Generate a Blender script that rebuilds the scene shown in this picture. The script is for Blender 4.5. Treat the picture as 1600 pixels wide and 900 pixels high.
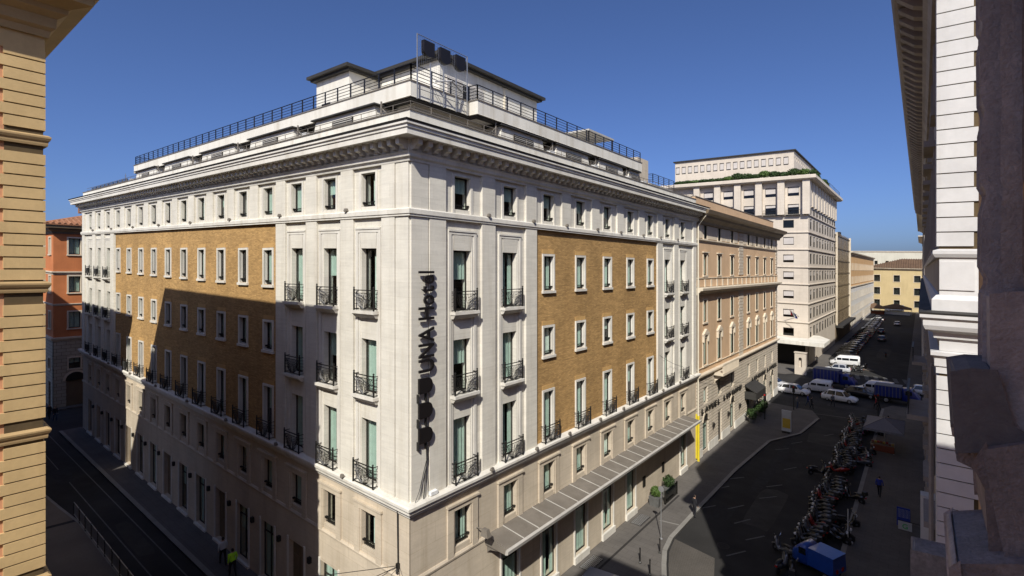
import bpy, bmesh, math, random
from mathutils import Vector
rnd = random.Random(7)
R = math.radians
for o in list(bpy.data.objects): bpy.data.objects.remove(o)
sc = bpy.context.scene
col = sc.collection
# ---------------------------------------------------------------- camera
TH, FPX, HY = R(38.6), 801.0, 423.0          # yaw, focal length in px of the 1600 px photo, horizon row
K = 0.028                                     # the side street climbs 2.8 % towards -x
CAM = (17.15, -14.46, 18.5)
cd = bpy.data.cameras.new('camera'); cam = bpy.data.objects.new('camera', cd); col.objects.link(cam)
cam.location = CAM; cam.rotation_euler = (R(90), 0, TH)
cd.sensor_width = 36; cd.lens = 36*FPX/1600; cd.shift_y = -(450-HY)/1600
cd.clip_start = 0.05; cd.clip_end = 3000
sc.camera = cam
# ---------------------------------------------------------------- sky, sun, exposure
SUN = Vector((0.55, -1.0, 1.0)).normalized()
w = bpy.data.worlds.new('World'); sc.world = w; w.use_nodes = True
nt = w.node_tree; bg = nt.nodes['Background']
sky = nt.nodes.new('ShaderNodeTexSky'); sky.sky_type = 'NISHITA'; sky.sun_disc = False
sky.sun_elevation = math.asin(SUN.z); sky.sun_rotation = math.atan2(SUN.x, SUN.y)
sky.altitude = 50; sky.air_density = 0.7; sky.dust_density = 2.0; sky.ozone_density = 6.0
tint = nt.nodes.new('ShaderNodeMix'); tint.data_type = 'RGBA'; tint.blend_type = 'MULTIPLY'; tint.inputs[0].default_value = 1; tint.inputs[7].default_value = (.86,.92,1.14,1)
nt.links.new(sky.outputs[0], tint.inputs[6]); nt.links.new(tint.outputs[2], bg.inputs[0]); bg.inputs[1].default_value = 0.094
sl = bpy.data.lights.new('sun', 'SUN'); sl.energy = 5.0; sl.angle = R(0.5); sl.color = (1.0, 0.955, 0.87)
so = bpy.data.objects.new('sun', sl); col.objects.link(so); so.location = (30, -60, 80)
so.rotation_euler = (-SUN).to_track_quat('-Z', 'Y').to_euler()
sc.view_settings.view_transform = 'Standard'; sc.view_settings.look = 'None'
sc.view_settings.exposure = 0.25; sc.view_settings.gamma = 1.0; sc.view_settings.use_curve_mapping = False

# ---------------------------------------------------------------- helpers
fw = (-math.sin(TH), math.cos(TH)); rt = (math.cos(TH), math.sin(TH))
def ray(px, py):
    a = (px-800)/FPX
    return (fw[0]+a*rt[0], fw[1]+a*rt[1], -(py-HY)/FPX)
def gnd(px, py, Z=0.0):                       # photo pixel -> point on the street (height Z above it)
    v = ray(px, py); t = (Z-CAM[2]-K*CAM[0])/(v[2]+K*v[0])
    return (CAM[0]+t*v[0], CAM[1]+t*v[1])
def hity(px, py, Y):                          # photo pixel -> (x, height) on a wall y = Y
    v = ray(px, py); t = (Y-CAM[1])/v[1]; x = CAM[0]+t*v[0]
    return (x, CAM[2]+t*v[2]+K*x)
def sh(x, y, z): return Vector((x, y, z-K*x))

class Fr:                                     # a wall frame: u along the wall, o outward
    def __init__(s, o, u, n): s.o, s.u, s.n = o, u, n
    def __call__(s, u, o, z): return (s.o[0]+u*s.u[0]+o*s.n[0], s.o[1]+u*s.u[1]+o*s.n[1], z)
    def rot(s): return math.atan2(-s.n[0], s.n[1])
ID = Fr((0, 0), (1, 0), (0, 1))

class MB:
    def __init__(s): s.v, s.f = [], []
    def quad(s, *p):
        n = len(s.v); s.v += p; s.f.append(tuple(range(n, n+len(p))))
    def hexa(s, p):                            # 8 corners: bottom ring, top ring
        n = len(s.v); s.v += p
        for f in ((0,3,2,1),(4,5,6,7),(0,1,5,4),(1,2,6,5),(2,3,7,6),(3,0,4,7)): s.f.append(tuple(n+i for i in f))
    def box(s, x0, x1, y0, y1, z0, z1): s.fbox(ID, x0, x1, y0, y1, z0, z1)
    def fbox(s, F, u0, u1, o0, o1, z0, z1):
        s.hexa([F(u0,o0,z0),F(u1,o0,z0),F(u1,o1,z0),F(u0,o1,z0),F(u0,o0,z1),F(u1,o0,z1),F(u1,o1,z1),F(u0,o1,z1)])
    def taper(s, F, b, t):                     # b, t = (u0,u1,o0,o1,z)
        s.hexa([F(b[0],b[2],b[4]),F(b[1],b[2],b[4]),F(b[1],b[3],b[4]),F(b[0],b[3],b[4]),
                F(t[0],t[2],t[4]),F(t[1],t[2],t[4]),F(t[1],t[3],t[4]),F(t[0],t[3],t[4])])
    def prism(s, F, prof, u0, u1):             # (o,z) outline swept along u
        n = len(s.v); m = len(prof)
        s.v += [F(u0,o,z) for o,z in prof]+[F(u1,o,z) for o,z in prof]
        for i in range(m):
            j = (i+1) % m; s.f.append((n+i, n+j, n+m+j, n+m+i))
        s.f.append(tuple(range(n, n+m))); s.f.append(tuple(range(n+2*m-1, n+m-1, -1)))
    def plate(s, F, outl, o0, o1):             # (u,z) outline swept along o
        n = len(s.v); m = len(outl)
        s.v += [F(u,o0,z) for u,z in outl]+[F(u,o1,z) for u,z in outl]
        for i in range(m):
            j = (i+1) % m; s.f.append((n+i, n+j, n+m+j, n+m+i))
        s.f.append(tuple(range(n, n+m))); s.f.append(tuple(range(n+2*m-1, n+m-1, -1)))
    def slab(s, pts, z0, z1):                  # plan outline with thickness
        n = len(s.v); m = len(pts)
        s.v += [(x,y,z0) for x,y in pts]+[(x,y,z1) for x,y in pts]
        for i in range(m):
            j = (i+1) % m; s.f.append((n+i, n+j, n+m+j, n+m+i))
        s.f.append(tuple(range(n, n+m))); s.f.append(tuple(range(n+2*m-1, n+m-1, -1)))
    def tube(s, pts, r, k=6, r2=None):
        pts = [Vector(p) for p in pts]; n0 = len(s.v); N = len(pts)
        for i, p in enumerate(pts):
            d = (pts[min(i+1,N-1)]-pts[max(i-1,0)]).normalized()
            a = d.cross(Vector((0,0,1)) if abs(d.z) < .9 else Vector((1,0,0))).normalized(); b = d.cross(a)
            rr = r if r2 is None else r+(r2-r)*i/(N-1)
            for q in range(k):
                t = 2*math.pi*q/k; s.v.append(tuple(p+a*(rr*math.cos(t))+b*(rr*math.sin(t))))
        for i in range(N-1):
            for q in range(k):
                s.f.append((n0+i*k+q, n0+i*k+(q+1)%k, n0+(i+1)*k+(q+1)%k, n0+(i+1)*k+q))
        s.f.append(tuple(n0+q for q in range(k))[::-1]); s.f.append(tuple(n0+(N-1)*k+q for q in range(k)))
    def lathe(s, prof, c=(0,0,0), k=14, axis='z'):   # (r, h) profile
        n0 = len(s.v)
        for r, h in prof:
            for q in range(k):
                t = 2*math.pi*q/k; a, b = r*math.cos(t), r*math.sin(t)
                p = (a,b,h) if axis == 'z' else (a,h,b)
                s.v.append((c[0]+p[0], c[1]+p[1], c[2]+p[2]))
        for i in range(len(prof)-1):
            for q in range(k):
                s.f.append((n0+i*k+q, n0+i*k+(q+1)%k, n0+(i+1)*k+(q+1)%k, n0+(i+1)*k+q))
        s.f.append(tuple(n0+q for q in range(k))[::-1]); s.f.append(tuple(n0+(len(prof)-1)*k+q for q in range(k)))
    def loft(s, rings):
        n0 = len(s.v); k = len(rings[0])
        for r_ in rings: s.v += r_
        for i in range(len(rings)-1):
            for q in range(k):
                s.f.append((n0+i*k+q, n0+i*k+(q+1)%k, n0+(i+1)*k+(q+1)%k, n0+(i+1)*k+q))
        s.f.append(tuple(n0+q for q in range(k))[::-1]); s.f.append(tuple(n0+(len(rings)-1)*k+q for q in range(k)))
    def wall(s, F, u0, u1, z0, z1, holes=(), o=0.0, depth=0.4):
        us = sorted({u0,u1}|{h[i] for h in holes for i in (0,1) if u0 < h[i] < u1})
        zs = sorted({z0,z1}|{h[i] for h in holes for i in (2,3) if z0 < h[i] < z1})
        for j in range(len(zs)-1):
            zc = (zs[j]+zs[j+1])/2; run = None
            for i in range(len(us)-1):
                uc = (us[i]+us[i+1])/2
                inh = any(h[0] < uc < h[1] and h[2] < zc < h[3] for h in holes)
                if not inh: run = us[i] if run is None else run
                if (inh or i == len(us)-2) and run is not None:
                    e = us[i] if inh else us[i+1]
                    s.quad(F(run,o,zs[j]),F(e,o,zs[j]),F(e,o,zs[j+1]),F(run,o,zs[j+1])); run = None
        for h in holes:
            a, b, c, d = h[:4]; q = o-depth
            s.quad(F(a,o,c),F(a,o,d),F(a,q,d),F(a,q,c)); s.quad(F(b,o,c),F(b,q,c),F(b,q,d),F(b,o,d))
            s.quad(F(a,o,c),F(a,q,c),F(b,q,c),F(b,o,c)); s.quad(F(a,o,d),F(b,o,d),F(b,q,d),F(a,q,d))
    def mesh(s, name, mat, smooth=False, world=False, off=None):
        m = bpy.data.meshes.new(name)
        vs = s.v
        if world:
            off = off or Vector((0,0,0))
            vs = [tuple(sh(*p)-off) for p in s.v]
        m.from_pydata(vs, [], s.f); m.update()
        if isinstance(mat, str): m.materials.append(MT[mat])
        if smooth:
            for p in m.polygons: p.use_smooth = True
        return m
    def build(s, name, mat, parent=None, smooth=False, bevel=0):   # coordinates in the world (before the slope)
        off = WL.get(parent.name, Vector((0,0,0))) if parent else Vector((0,0,0))
        m = s.mesh(name, mat, smooth, True, off)
        o = link(name, m, parent)
        if parent is None or parent.name in WL: WL[o.name] = off
        if bevel:
            b = o.modifiers.new('bevel','BEVEL'); b.width = bevel; b.segments = 2; b.limit_method = 'ANGLE'
        return o
    def local(s, name, mat, parent, smooth=False): return link(name, s.mesh(name, mat, smooth), parent)
WL = {}
def link(name, data, parent=None, loc=None, rz=0.0):
    o = bpy.data.objects.new(name, data); col.objects.link(o)
    if parent: o.parent = parent
    if loc is not None: o.location = loc
    if rz: o.rotation_euler = (0,0,rz)
    return o
def tag(o, label=None, cat=None, group=None, kind=None):
    if label: o['label'] = label
    if cat: o['category'] = cat
    if group: o['group'] = group
    if kind: o['kind'] = kind
    return o
def thing(name, label, cat, x=0, y=0, z=0, rz=0.0, group=None):
    o = link(name, None, None, sh(x,y,z), rz); o.empty_display_size = .3
    if not rz: WL[o.name] = sh(x,y,z)
    return tag(o, label, cat, group)
# a tree of meshes that repeats: (name, mesh, [subs])
def plant(tree, parent, F, u, o, z, name=None):
    p = sh(*F(u,o,z)); off = WL.get(parent.name, Vector((0,0,0)))
    a = link(tree[0], tree[1], parent, p-off, F.rot())
    for t in tree[2]: link(t[0], t[1], a)
    return a
def copy_thing(o, x, y, z=0, rz=0.0, label=None, group=None):
    c = o.copy(); col.objects.link(c); c.location = sh(x,y,z); c.rotation_euler = (0,0,rz)
    if label: c['label'] = label
    if group: c['group'] = group
    for ch in list(o.children):
        d = ch.copy(); col.objects.link(d); d.parent = c
        for g in list(ch.children):
            e = g.copy(); col.objects.link(e); e.parent = d
    return c

# ---------------------------------------------------------------- materials
MT = {}
def nodes(name):
    m = bpy.data.materials.new(name); m.use_nodes = True; MT[name] = m
    t = m.node_tree; b = t.nodes['Principled BSDF']
    return m, t, b
def N(t, typ, **k):
    n = t.nodes.new(typ)
    for a, v in k.items(): setattr(n, a, v)
    return n
def posvec(t, sx=1, sy=1, sz=1):
    g = N(t,'ShaderNodeNewGeometry'); m = N(t,'ShaderNodeVectorMath',operation='MULTIPLY'); m.inputs[1].default_value = (sx,sy,sz)
    t.links.new(g.outputs['Position'], m.inputs[0]); return m.outputs[0]
def noise(t, vec, scale, detail=4, rough=.55):
    n = N(t,'ShaderNodeTexNoise'); n.inputs['Scale'].default_value = scale; n.inputs['Detail'].default_value = detail; n.inputs['Roughness'].default_value = rough
    t.links.new(vec, n.inputs['Vector']); return n.outputs['Fac']
def rng(t, fac, a, b, c, d):
    n = N(t,'ShaderNodeMapRange'); t.links.new(fac, n.inputs[0])
    for i, v in enumerate((a,b,c,d)): n.inputs[i+1].default_value = v
    return n.outputs[0]
def mul(t, a, b):
    n = N(t,'ShaderNodeMath',operation='MULTIPLY'); t.links.new(a, n.inputs[0])
    if isinstance(b,(int,float)): n.inputs[1].default_value = b
    else: t.links.new(b, n.inputs[1])
    return n.outputs[0]
def mixc(t, fac, a, b, mode='MIX'):
    n = N(t,'ShaderNodeMix',data_type='RGBA',blend_type=mode)
    for s_, v in ((n.inputs[0],fac),(n.inputs[6],a),(n.inputs[7],b)):
        if isinstance(v,(int,float)): s_.default_value = v
        elif isinstance(v,tuple): s_.default_value = (*v,1) if len(v) == 3 else v
        else: t.links.new(v, s_)
    return n.outputs[2]
def dark(c, k): return tuple(x*k for x in c)
def mat(name, c, rough=.8, var=.18, scale=.7, fine=.12, fscale=14, streak=0.0, dirt=(.55,.5,.42), bump=.12, bscale=30, metal=0, spec=.3, tile=None, jm=None, jw=.012, band=0.0, tv=.04):
    m, t, b = nodes(name)
    P = posvec(t)
    base = mixc(t, rng(t, noise(t,P,scale), .3,.7,0,1), dark(c,1-var), dark(c,1+var*.6))
    if fine: base = mixc(t, rng(t, noise(t,P,fscale,5,.65), .3,.7,0,fine), base, dark(c,.45))
    if band:                                              # long horizontal weathering of brick and stone
        base = mixc(t, rng(t, noise(t,posvec(t,.7,.7,7),1.2,4,.6), .35,.7,0,band), base, dark(c,.5))
    if streak:
        s = rng(t, noise(t,posvec(t,1.6,1.6,.13),1.1,5,.62), .5,.78,0,streak)
        base = mixc(t, s, base, tuple(c[i]*dirt[i] for i in range(3)))
    h = noise(t,P,bscale,4,.6)
    if tile:
        g = N(t,'ShaderNodeNewGeometry'); sp = N(t,'ShaderNodeSeparateXYZ'); t.links.new(g.outputs['Position'], sp.inputs[0])
        ad = N(t,'ShaderNodeMath',operation='ADD'); t.links.new(sp.outputs[0],ad.inputs[0]); t.links.new(sp.outputs[1],ad.inputs[1])
        mz = N(t,'ShaderNodeMath',operation='MULTIPLY_ADD'); t.links.new(sp.outputs[0],mz.inputs[0]); mz.inputs[1].default_value = K; t.links.new(sp.outputs[2],mz.inputs[2])
        cb = N(t,'ShaderNodeCombineXYZ'); t.links.new(ad.outputs[0],cb.inputs[0])
        t.links.new(sp.outputs[1] if tile[2] == 'floor' else mz.outputs[0], cb.inputs[1])
        if tile[2] == 'floor': t.links.new(sp.outputs[0], cb.inputs[0])
        br = N(t,'ShaderNodeTexBrick'); br.inputs['Scale'].default_value = 1; br.inputs['Brick Width'].default_value = tile[0]; br.inputs['Row Height'].default_value = tile[1]
        br.inputs['Mortar Size'].default_value = jw; br.inputs['Mortar Smooth'].default_value = .3
        br.inputs['Color1'].default_value = (*[1-tv]*3,1); br.inputs['Color2'].default_value = (*[1+tv*.6]*3,1); br.inputs['Mortar'].default_value = (*(jm or (.6,.6,.6)),1)
        t.links.new(cb.outputs[0], br.inputs['Vector'])
        base = mixc(t, 1.0, base, br.outputs['Color'], 'MULTIPLY')
    t.links.new(base, b.inputs['Base Color'])
    r_ = rng(t, noise(t,P,scale*3), .3,.7, max(rough-.08,.02), min(rough+.08,1)); t.links.new(r_, b.inputs['Roughness'])
    b.inputs['Metallic'].default_value = metal; b.inputs['Specular IOR Level'].default_value = spec
    if bump:
        bp = N(t,'ShaderNodeBump'); bp.inputs['Strength'].default_value = bump; bp.inputs['Distance'].default_value = .03
        t.links.new(h, bp.inputs['Height']); t.links.new(bp.outputs[0], b.inputs['Normal'])
    return m
def plain(name, c, rough=.5, metal=0, spec=.4, coat=0):
    m, t, b = nodes(name); P = posvec(t)
    t.links.new(mixc(t, rng(t,noise(t,P,5),.3,.7,0,1), dark(c,.88), dark(c,1.06)), b.inputs['Base Color'])
    b.inputs['Roughness'].default_value = rough; b.inputs['Metallic'].default_value = metal; b.inputs['Specular IOR Level'].default_value = spec
    b.inputs['Coat Weight'].default_value = coat; return m
def glassmat(name, tint=(.8,.9,.88), thr=.75, rough=.02):
    m, t, b = nodes(name); t.nodes.remove(b); out = t.nodes['Material Output']
    tr = N(t,'ShaderNodeBsdfTransparent'); tr.inputs[0].default_value = (*dark(tint,thr),1)
    gl = N(t,'ShaderNodeBsdfGlossy'); gl.inputs['Roughness'].default_value = rough
    lw = N(t,'ShaderNodeLayerWeight'); lw.inputs[0].default_value = .5; pw = N(t,'ShaderNodeMath',operation='POWER'); t.links.new(lw.outputs['Facing'],pw.inputs[0]); pw.inputs[1].default_value = 4.0; fr = N(t,'ShaderNodeMapRange'); t.links.new(pw.outputs[0],fr.inputs[0]); fr.inputs[3].default_value = .05; fr.inputs[4].default_value = .85
    bp = N(t,'ShaderNodeBump'); bp.inputs['Strength'].default_value = .03; t.links.new(noise(t,posvec(t),1.1,2), bp.inputs['Height'])
    t.links.new(bp.outputs[0], gl.inputs['Normal'])
    mx = N(t,'ShaderNodeMixShader'); t.links.new(fr.outputs[0],mx.inputs[0]); t.links.new(tr.outputs[0],mx.inputs[1]); t.links.new(gl.outputs[0],mx.inputs[2])
    t.links.new(mx.outputs[0], out.inputs[0]); return m

mat('travertine', (.68,.645,.56), .75, .12, .35, .14, 9, streak=.42, bump=.06, tile=(1.35,.62,'wall'), jm=(.86,.85,.83), jw=.008, band=.24)
mat('stone_plain', (.66,.63,.56), .78, .15, .5, .18, 11, streak=.55, bump=.08)
mat('stone_base', (.56,.48,.37), .78, .16, .5, .18, 8, streak=.4, bump=.08, band=.2, tile=(1.5,.9,'wall'), jm=(.8,.78,.74), jw=.01)
mat('white_render', (.69,.66,.58), .85, .12, .4, .14, 7, streak=.55, bump=.05)
mat('hotel_brick', (.54,.335,.135), .85, .24, .35, .3, 3.5, bump=.25, bscale=24, band=.6, streak=.4, tile=(.26,.075,'wall'), jm=(.72,.7,.66), jw=.012, tv=.25)
mat('ochre_lintel', (.50,.31,.12), .85, .1, 2, .1)
mat('iron', (.012,.011,.010), .45, .2, 4, 0, bump=0, spec=.5)
mat('railing_paint', (.012,.012,.016), .4, .2, 4, 0, bump=0, spec=.5)
mat('frame_dark', (.018,.016,.013), .5, .2, 4, 0, bump=0)
mat('bronze_dark', (.008,.006,.006), .5, .2, 6, 0, bump=0, spec=.5)
mat('unlit_interior', (.022,.022,.02), .9, .3, 1, 0, bump=0)  # near-black colour stands in for the shade of unlit rooms
mat('curtain', (.36,.44,.38), .9, .12, 3, 0, bump=0)
mat('curtain_pale', (.54,.58,.52), .9, .12, 3, 0, bump=0)
mat('lead_grey', (.17,.15,.125), .6, .2, .8, .2, 6, streak=.25, bump=.05)
mat('lead_seam', (.42,.40,.36), .6, .15, 1, .1, bump=.03)
mat('roof_dark', (.035,.033,.03), .7, .2, 1, .2, bump=.1)
mat('roof_floor', (.22,.2,.18), .9, .2, .8, .2, bump=.1)
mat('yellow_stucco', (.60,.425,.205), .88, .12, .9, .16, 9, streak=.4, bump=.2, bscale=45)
mat('pink_stucco', (.52,.27,.15), .85, .08, 1, .1, bump=.05)
mat('joint_dark', (.10,.07,.035), .9, .2, 2, .1, bump=.05)
mat('cornice_yellow', (.42,.29,.14), .85, .15, .6, .15, streak=.3, bump=.06)
mat('orange_stucco', (.50,.175,.065), .85, .16, .5, .15, 8, streak=.35, bump=.05)
mat('grey_stucco', (.40,.36,.28), .85, .15, .6, .15, streak=.35, bump=.06, tile=(.9,.42,'wall'), jm=(.5,.5,.5), jw=.03)
mat('clay_tile', (.30,.14,.075), .9, .3, 2, .3, 9, bump=.2)
mat('peach_stucco', (.58,.40,.245), .85, .1, .5, .12, 8, streak=.3, bump=.05)
mat('cream_trim', (.60,.52,.40), .8, .12, .8, .12, streak=.3, bump=.05)
mat('rustic_stone', (.56,.49,.39), .82, .15, .8, .15, streak=.3, bump=.1)
mat('tower_stone', (.58,.51,.42), .8, .1, .25, .1, 5, streak=.22, bump=.04, tile=(1.1,.55,'wall'), jm=(.88,.87,.85), jw=.012)
mat('shutter', (.50,.46,.42), .8, .1, 1, 0, bump=0)
mat('bronze_glass', (.10,.075,.045), .25, .3, .5, 0, bump=0, spec=.6)
mat('brown_metal', (.16,.12,.075), .5, .2, .6, .1, bump=0)
mat('white_paint_wall', (.66,.64,.6), .8, .1, .4, .1, streak=.3, bump=.03)
mat('ochre_wall', (.58,.36,.17), .85, .12, .4, .12, streak=.3, bump=.03)
mat('straw_wall', (.51,.40,.21), .85, .08, .3, .1, streak=.25, bump=.03)
mat('pale_wall', (.55,.52,.42), .85, .1, .2, .1, streak=.2, bump=.02)
mat('brown_roof', (.14,.085,.05), .9, .25, .5, .3, 2, bump=.2)
mat('white_stone', (.58,.57,.555), .8, .09, 1.2, .12, 6, streak=.25, bump=.08)
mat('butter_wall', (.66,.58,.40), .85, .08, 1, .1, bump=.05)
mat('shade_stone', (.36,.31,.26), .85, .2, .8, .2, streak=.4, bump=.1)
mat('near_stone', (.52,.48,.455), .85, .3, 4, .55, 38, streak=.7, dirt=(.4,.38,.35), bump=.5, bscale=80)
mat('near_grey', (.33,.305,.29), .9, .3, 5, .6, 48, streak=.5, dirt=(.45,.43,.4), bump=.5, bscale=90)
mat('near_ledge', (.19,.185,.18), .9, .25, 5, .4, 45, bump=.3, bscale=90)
mat('near_brown', (.32,.265,.23), .9, .3, 9, .5, 40, bump=.5, bscale=70)
mat('granite', (.30,.30,.29), .7, .3, 10, .8, 55, bump=.2, bscale=60)
mat('asphalt', (.026,.025,.024), .9, .4, .22, .35, 12, bump=.25, bscale=60)
mat('cobbles', (.10,.09,.078), .85, .22, .4, .3, 9, bump=.3, bscale=14, tile=(.12,.12,'floor'), jm=(.55,.55,.55), jw=.012)
mat('pavement', (.115,.105,.095), .85, .2, .5, .25, 8, bump=.15, tile=(1.0,.5,'floor'), jm=(.65,.65,.65), jw=.012)
mat('low_bounce_stucco', (.15,.105,.065), .9, .15, .6, .15, streak=.3, bump=.05)  # wall colour set dark to cut bounce light in the side street
mat('pavement_tan', (.15,.125,.095), .85, .15, .4, .2, 8, bump=.1)
mat('kerb', (.22,.21,.19), .8, .15, 1, .2, bump=.15)
mat('road_paint', (.12,.12,.115), .8, .3, 3, .5, 10, bump=.05)
mat('asphalt_old', (.045,.042,.038), .9, .3, .6, .4, 10, bump=.3, bscale=50)
mat('asphalt_new', (.02,.02,.021), .85, .2, .8, .2, 12, bump=.2, bscale=60)
mat('strip_dark', (.03,.027,.025), .9, .2, 2, .2, bump=.1)
mat('yellow_paint', (.58,.46,.03), .5, .1, 2, .1, bump=0)
mat('cream_pipe', (.62,.56,.44), .5, .1, 2, .1, bump=0)
mat('foliage', (.03,.06,.014), .7, .4, 6, .3, bump=0)
mat('foliage_light', (.07,.12,.025), .7, .4, 6, .3, bump=0)
mat('bark', (.06,.045,.03), .9, .2, 5, .2)
mat('planter', (.10,.10,.095), .7, .2, 3, .2, bump=.05)
for n_, c_ in dict(car_white=(.72,.72,.72),car_silver=(.42,.43,.45),car_grey=(.09,.095,.10),car_black=(.012,.012,.014),car_blue=(.012,.025,.14),car_red=(.25,.02,.015),
                   truck_blue=(.008,.022,.19),mini_blue=(.014,.06,.30)).items(): plain(n_, c_, .28, 0, .5, .6)
plain('tyre', (.012,.012,.012), .85); plain('rim', (.45,.45,.46), .35, .8); plain('car_glass', (.012,.015,.018), .06, 0, .7)
plain('lamp_glass', (.75,.75,.72), .15); plain('red_lamp', (.4,.02,.015), .2); plain('chrome', (.6,.6,.62), .2, 1); plain('black_plastic', (.015,.015,.016), .5)
plain('white_plastic', (.7,.7,.68), .5); plain('galvanised', (.42,.42,.42), .45, .7); plain('skin', (.42,.25,.17), .6); plain('hair', (.02,.014,.01), .6)
plain('cloth_dark', (.012,.012,.016), .85); plain('cloth_blue', (.02,.035,.22), .85); plain('cloth_white', (.62,.62,.6), .85); plain('cloth_vest', (.45,.85,.03), .7)
plain('cloth_jeans', (.035,.05,.09), .85); plain('cloth_grey', (.12,.12,.13), .85); plain('cloth_red', (.3,.03,.03), .85)
plain('umbrella_cloth', (.16,.16,.18), .85); plain('stall_red', (.16,.04,.015), .7); plain('poster_yellow', (.42,.28,.03), .6); plain('poster_white', (.4,.4,.39), .6)
plain('flag_red', (.5,.06,.06), .8); plain('green_light', (.05,.35,.1), .5); plain('tarp_grey', (.16,.16,.165), .7)
glassmat('glass',(.9,.97,.95),.97); glassmat('glass_dark', (.5,.6,.58), .5)
# ================================================================ shared pieces
FL = Fr((0,0),(-1,0),(0,-1)); FR = Fr((0,0),(0,1),(1,0))
def ring(mb, prof, x0, x1, y0, y1):            # closed (o,z) outline swept round a rectangle, mitred
    n = len(mb.v); m = len(prof)
    for (sx, sy) in ((0,0),(1,0),(1,1),(0,1)):
        for o, z in prof:
            mb.v.append(((x1+o) if sx else (x0-o), (y1+o) if sy else (y0-o), z))
    for c in range(4):
        a, b = n+c*m, n+((c+1) % 4)*m
        for i in range(m):
            j = (i+1) % m; mb.f.append((a+i, a+j, b+j, b+i))
def curtain_mesh(w, h, kind):
    mb = MB(); k = 16; y = -.09
    x0, x1, z0, z1 = -w/2, w/2, .0, h
    if kind == 1: z0 = h*.52
    if kind == 2: x0 = 0.0
    if kind == 3: x1 = .02
    for i in range(k):
        a, b = x0+(x1-x0)*i/k, x0+(x1-x0)*(i+1)/k
        ya, yb = y+.03*math.sin(i*1.9), y+.03*math.sin((i+1)*1.9)
        mb.quad((a,ya,z0),(b,yb,z0),(b,yb,z1),(a,ya,z1))
    if kind == 2:
        for i in range(6):
            a, b = -w/2+.28*i/6, -w/2+.28*(i+1)/6
            mb.quad((a,y+.03*math.sin(i*1.9),0),(b,y+.03*math.sin(i*1.9+1.9),0),(b,y+.03*math.sin(i*1.9+1.9),h),(a,y+.03*math.sin(i*1.9),h))
    return mb.mesh('curtain', 'curtain' if kind != 3 else 'curtain_pale')
def shift(mb, dy):
    mb.v = [(x,y+dy,z) for x,y,z in mb.v]; return mb
def win_tree(w, h, d=.4, kind=0, guard=0, surround=0, fm='frame_dark', mull=1, trans=0, cur=True, surmat='stone_plain'):
    """a casement set d behind the wall face; local x across, y outward, z up from the opening's foot"""
    f = MB(); y0, y1 = -d-.04, -d
    f.box(-w/2,-w/2+.07,y0,y1,0,h); f.box(w/2-.07,w/2,y0,y1,0,h); f.box(-w/2+.07,w/2-.07,y0,y1,0,.09); f.box(-w/2+.07,w/2-.07,y0,y1,h-.07,h)
    if mull: f.box(-.025,.025,y0,y1+.01,.09,h-.07)
    if trans: f.box(-w/2+.07,w/2-.07,y0,y1+.005,h*trans-.03,h*trans+.03)
    subs = []
    for s in ((-1,1) if mull else (0,)):
        p = MB(); a, b = (s*w/4-w/4+.05, s*w/4+w/4-.05) if mull else (-w/2+.06, w/2-.06)
        p.quad((a,-d-.02,.08),(b,-d-.02,.08),(b,-d-.02,h-.06),(a,-d-.02,h-.06)); subs.append(('pane', p.mesh('pane','glass'), []))
    if cur:
        cm = curtain_mesh(w-.1, h-.1, kind)
        for v in cm.vertices: v.co.y -= d; v.co.z += .05
        subs.append(('curtain', cm, []))
    if guard:
        g = MB(); gy = -.12
        for zz in (.08, guard): g.box(-w/2+.02, w/2-.02, gy-.015, gy+.015, zz-.015, zz+.015)
        n = 9
        for i in range(n):
            x = -w/2+.05+(w-.1)*i/(n-1); g.box(x-.01,x+.01,gy-.01,gy+.01,.02,guard)
        for s in (-1,1): g.box(s*(w/2-.06)-.05,s*(w/2-.06)+.05,gy-.03,gy+.1,guard-.05,guard+.03)
        subs.append(('guard_rail', g.mesh('guard_rail','iron'), []))
    if surround:
        t = surround; g = MB()
        g.box(-w/2-t,-w/2,-.02,.07,-.02,h+t); g.box(w/2,w/2+t,-.02,.07,-.02,h+t); g.box(-w/2,w/2,-.02,.065,h,h+t)
        g.box(-w/2-t-.04,w/2+t+.04,-.02,.13,-.17,-.02); e = d+.08
        g.quad((-w/2,0,0),(-w/2,-e,0),(-w/2,-e,h),(-w/2,0,h)); g.quad((w/2,0,0),(w/2,-e,0),(w/2,-e,h),(w/2,0,h)); g.quad((-w/2,0,0),(w/2,0,0),(w/2,-e,0),(-w/2,-e,0)); g.quad((-w/2,0,h),(w/2,0,h),(w/2,-e,h),(-w/2,-e,h))
        subs.append(('window_surround', g.mesh('window_surround',surmat), []))
    return ('window', f.mesh('window', fm), subs)
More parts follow.
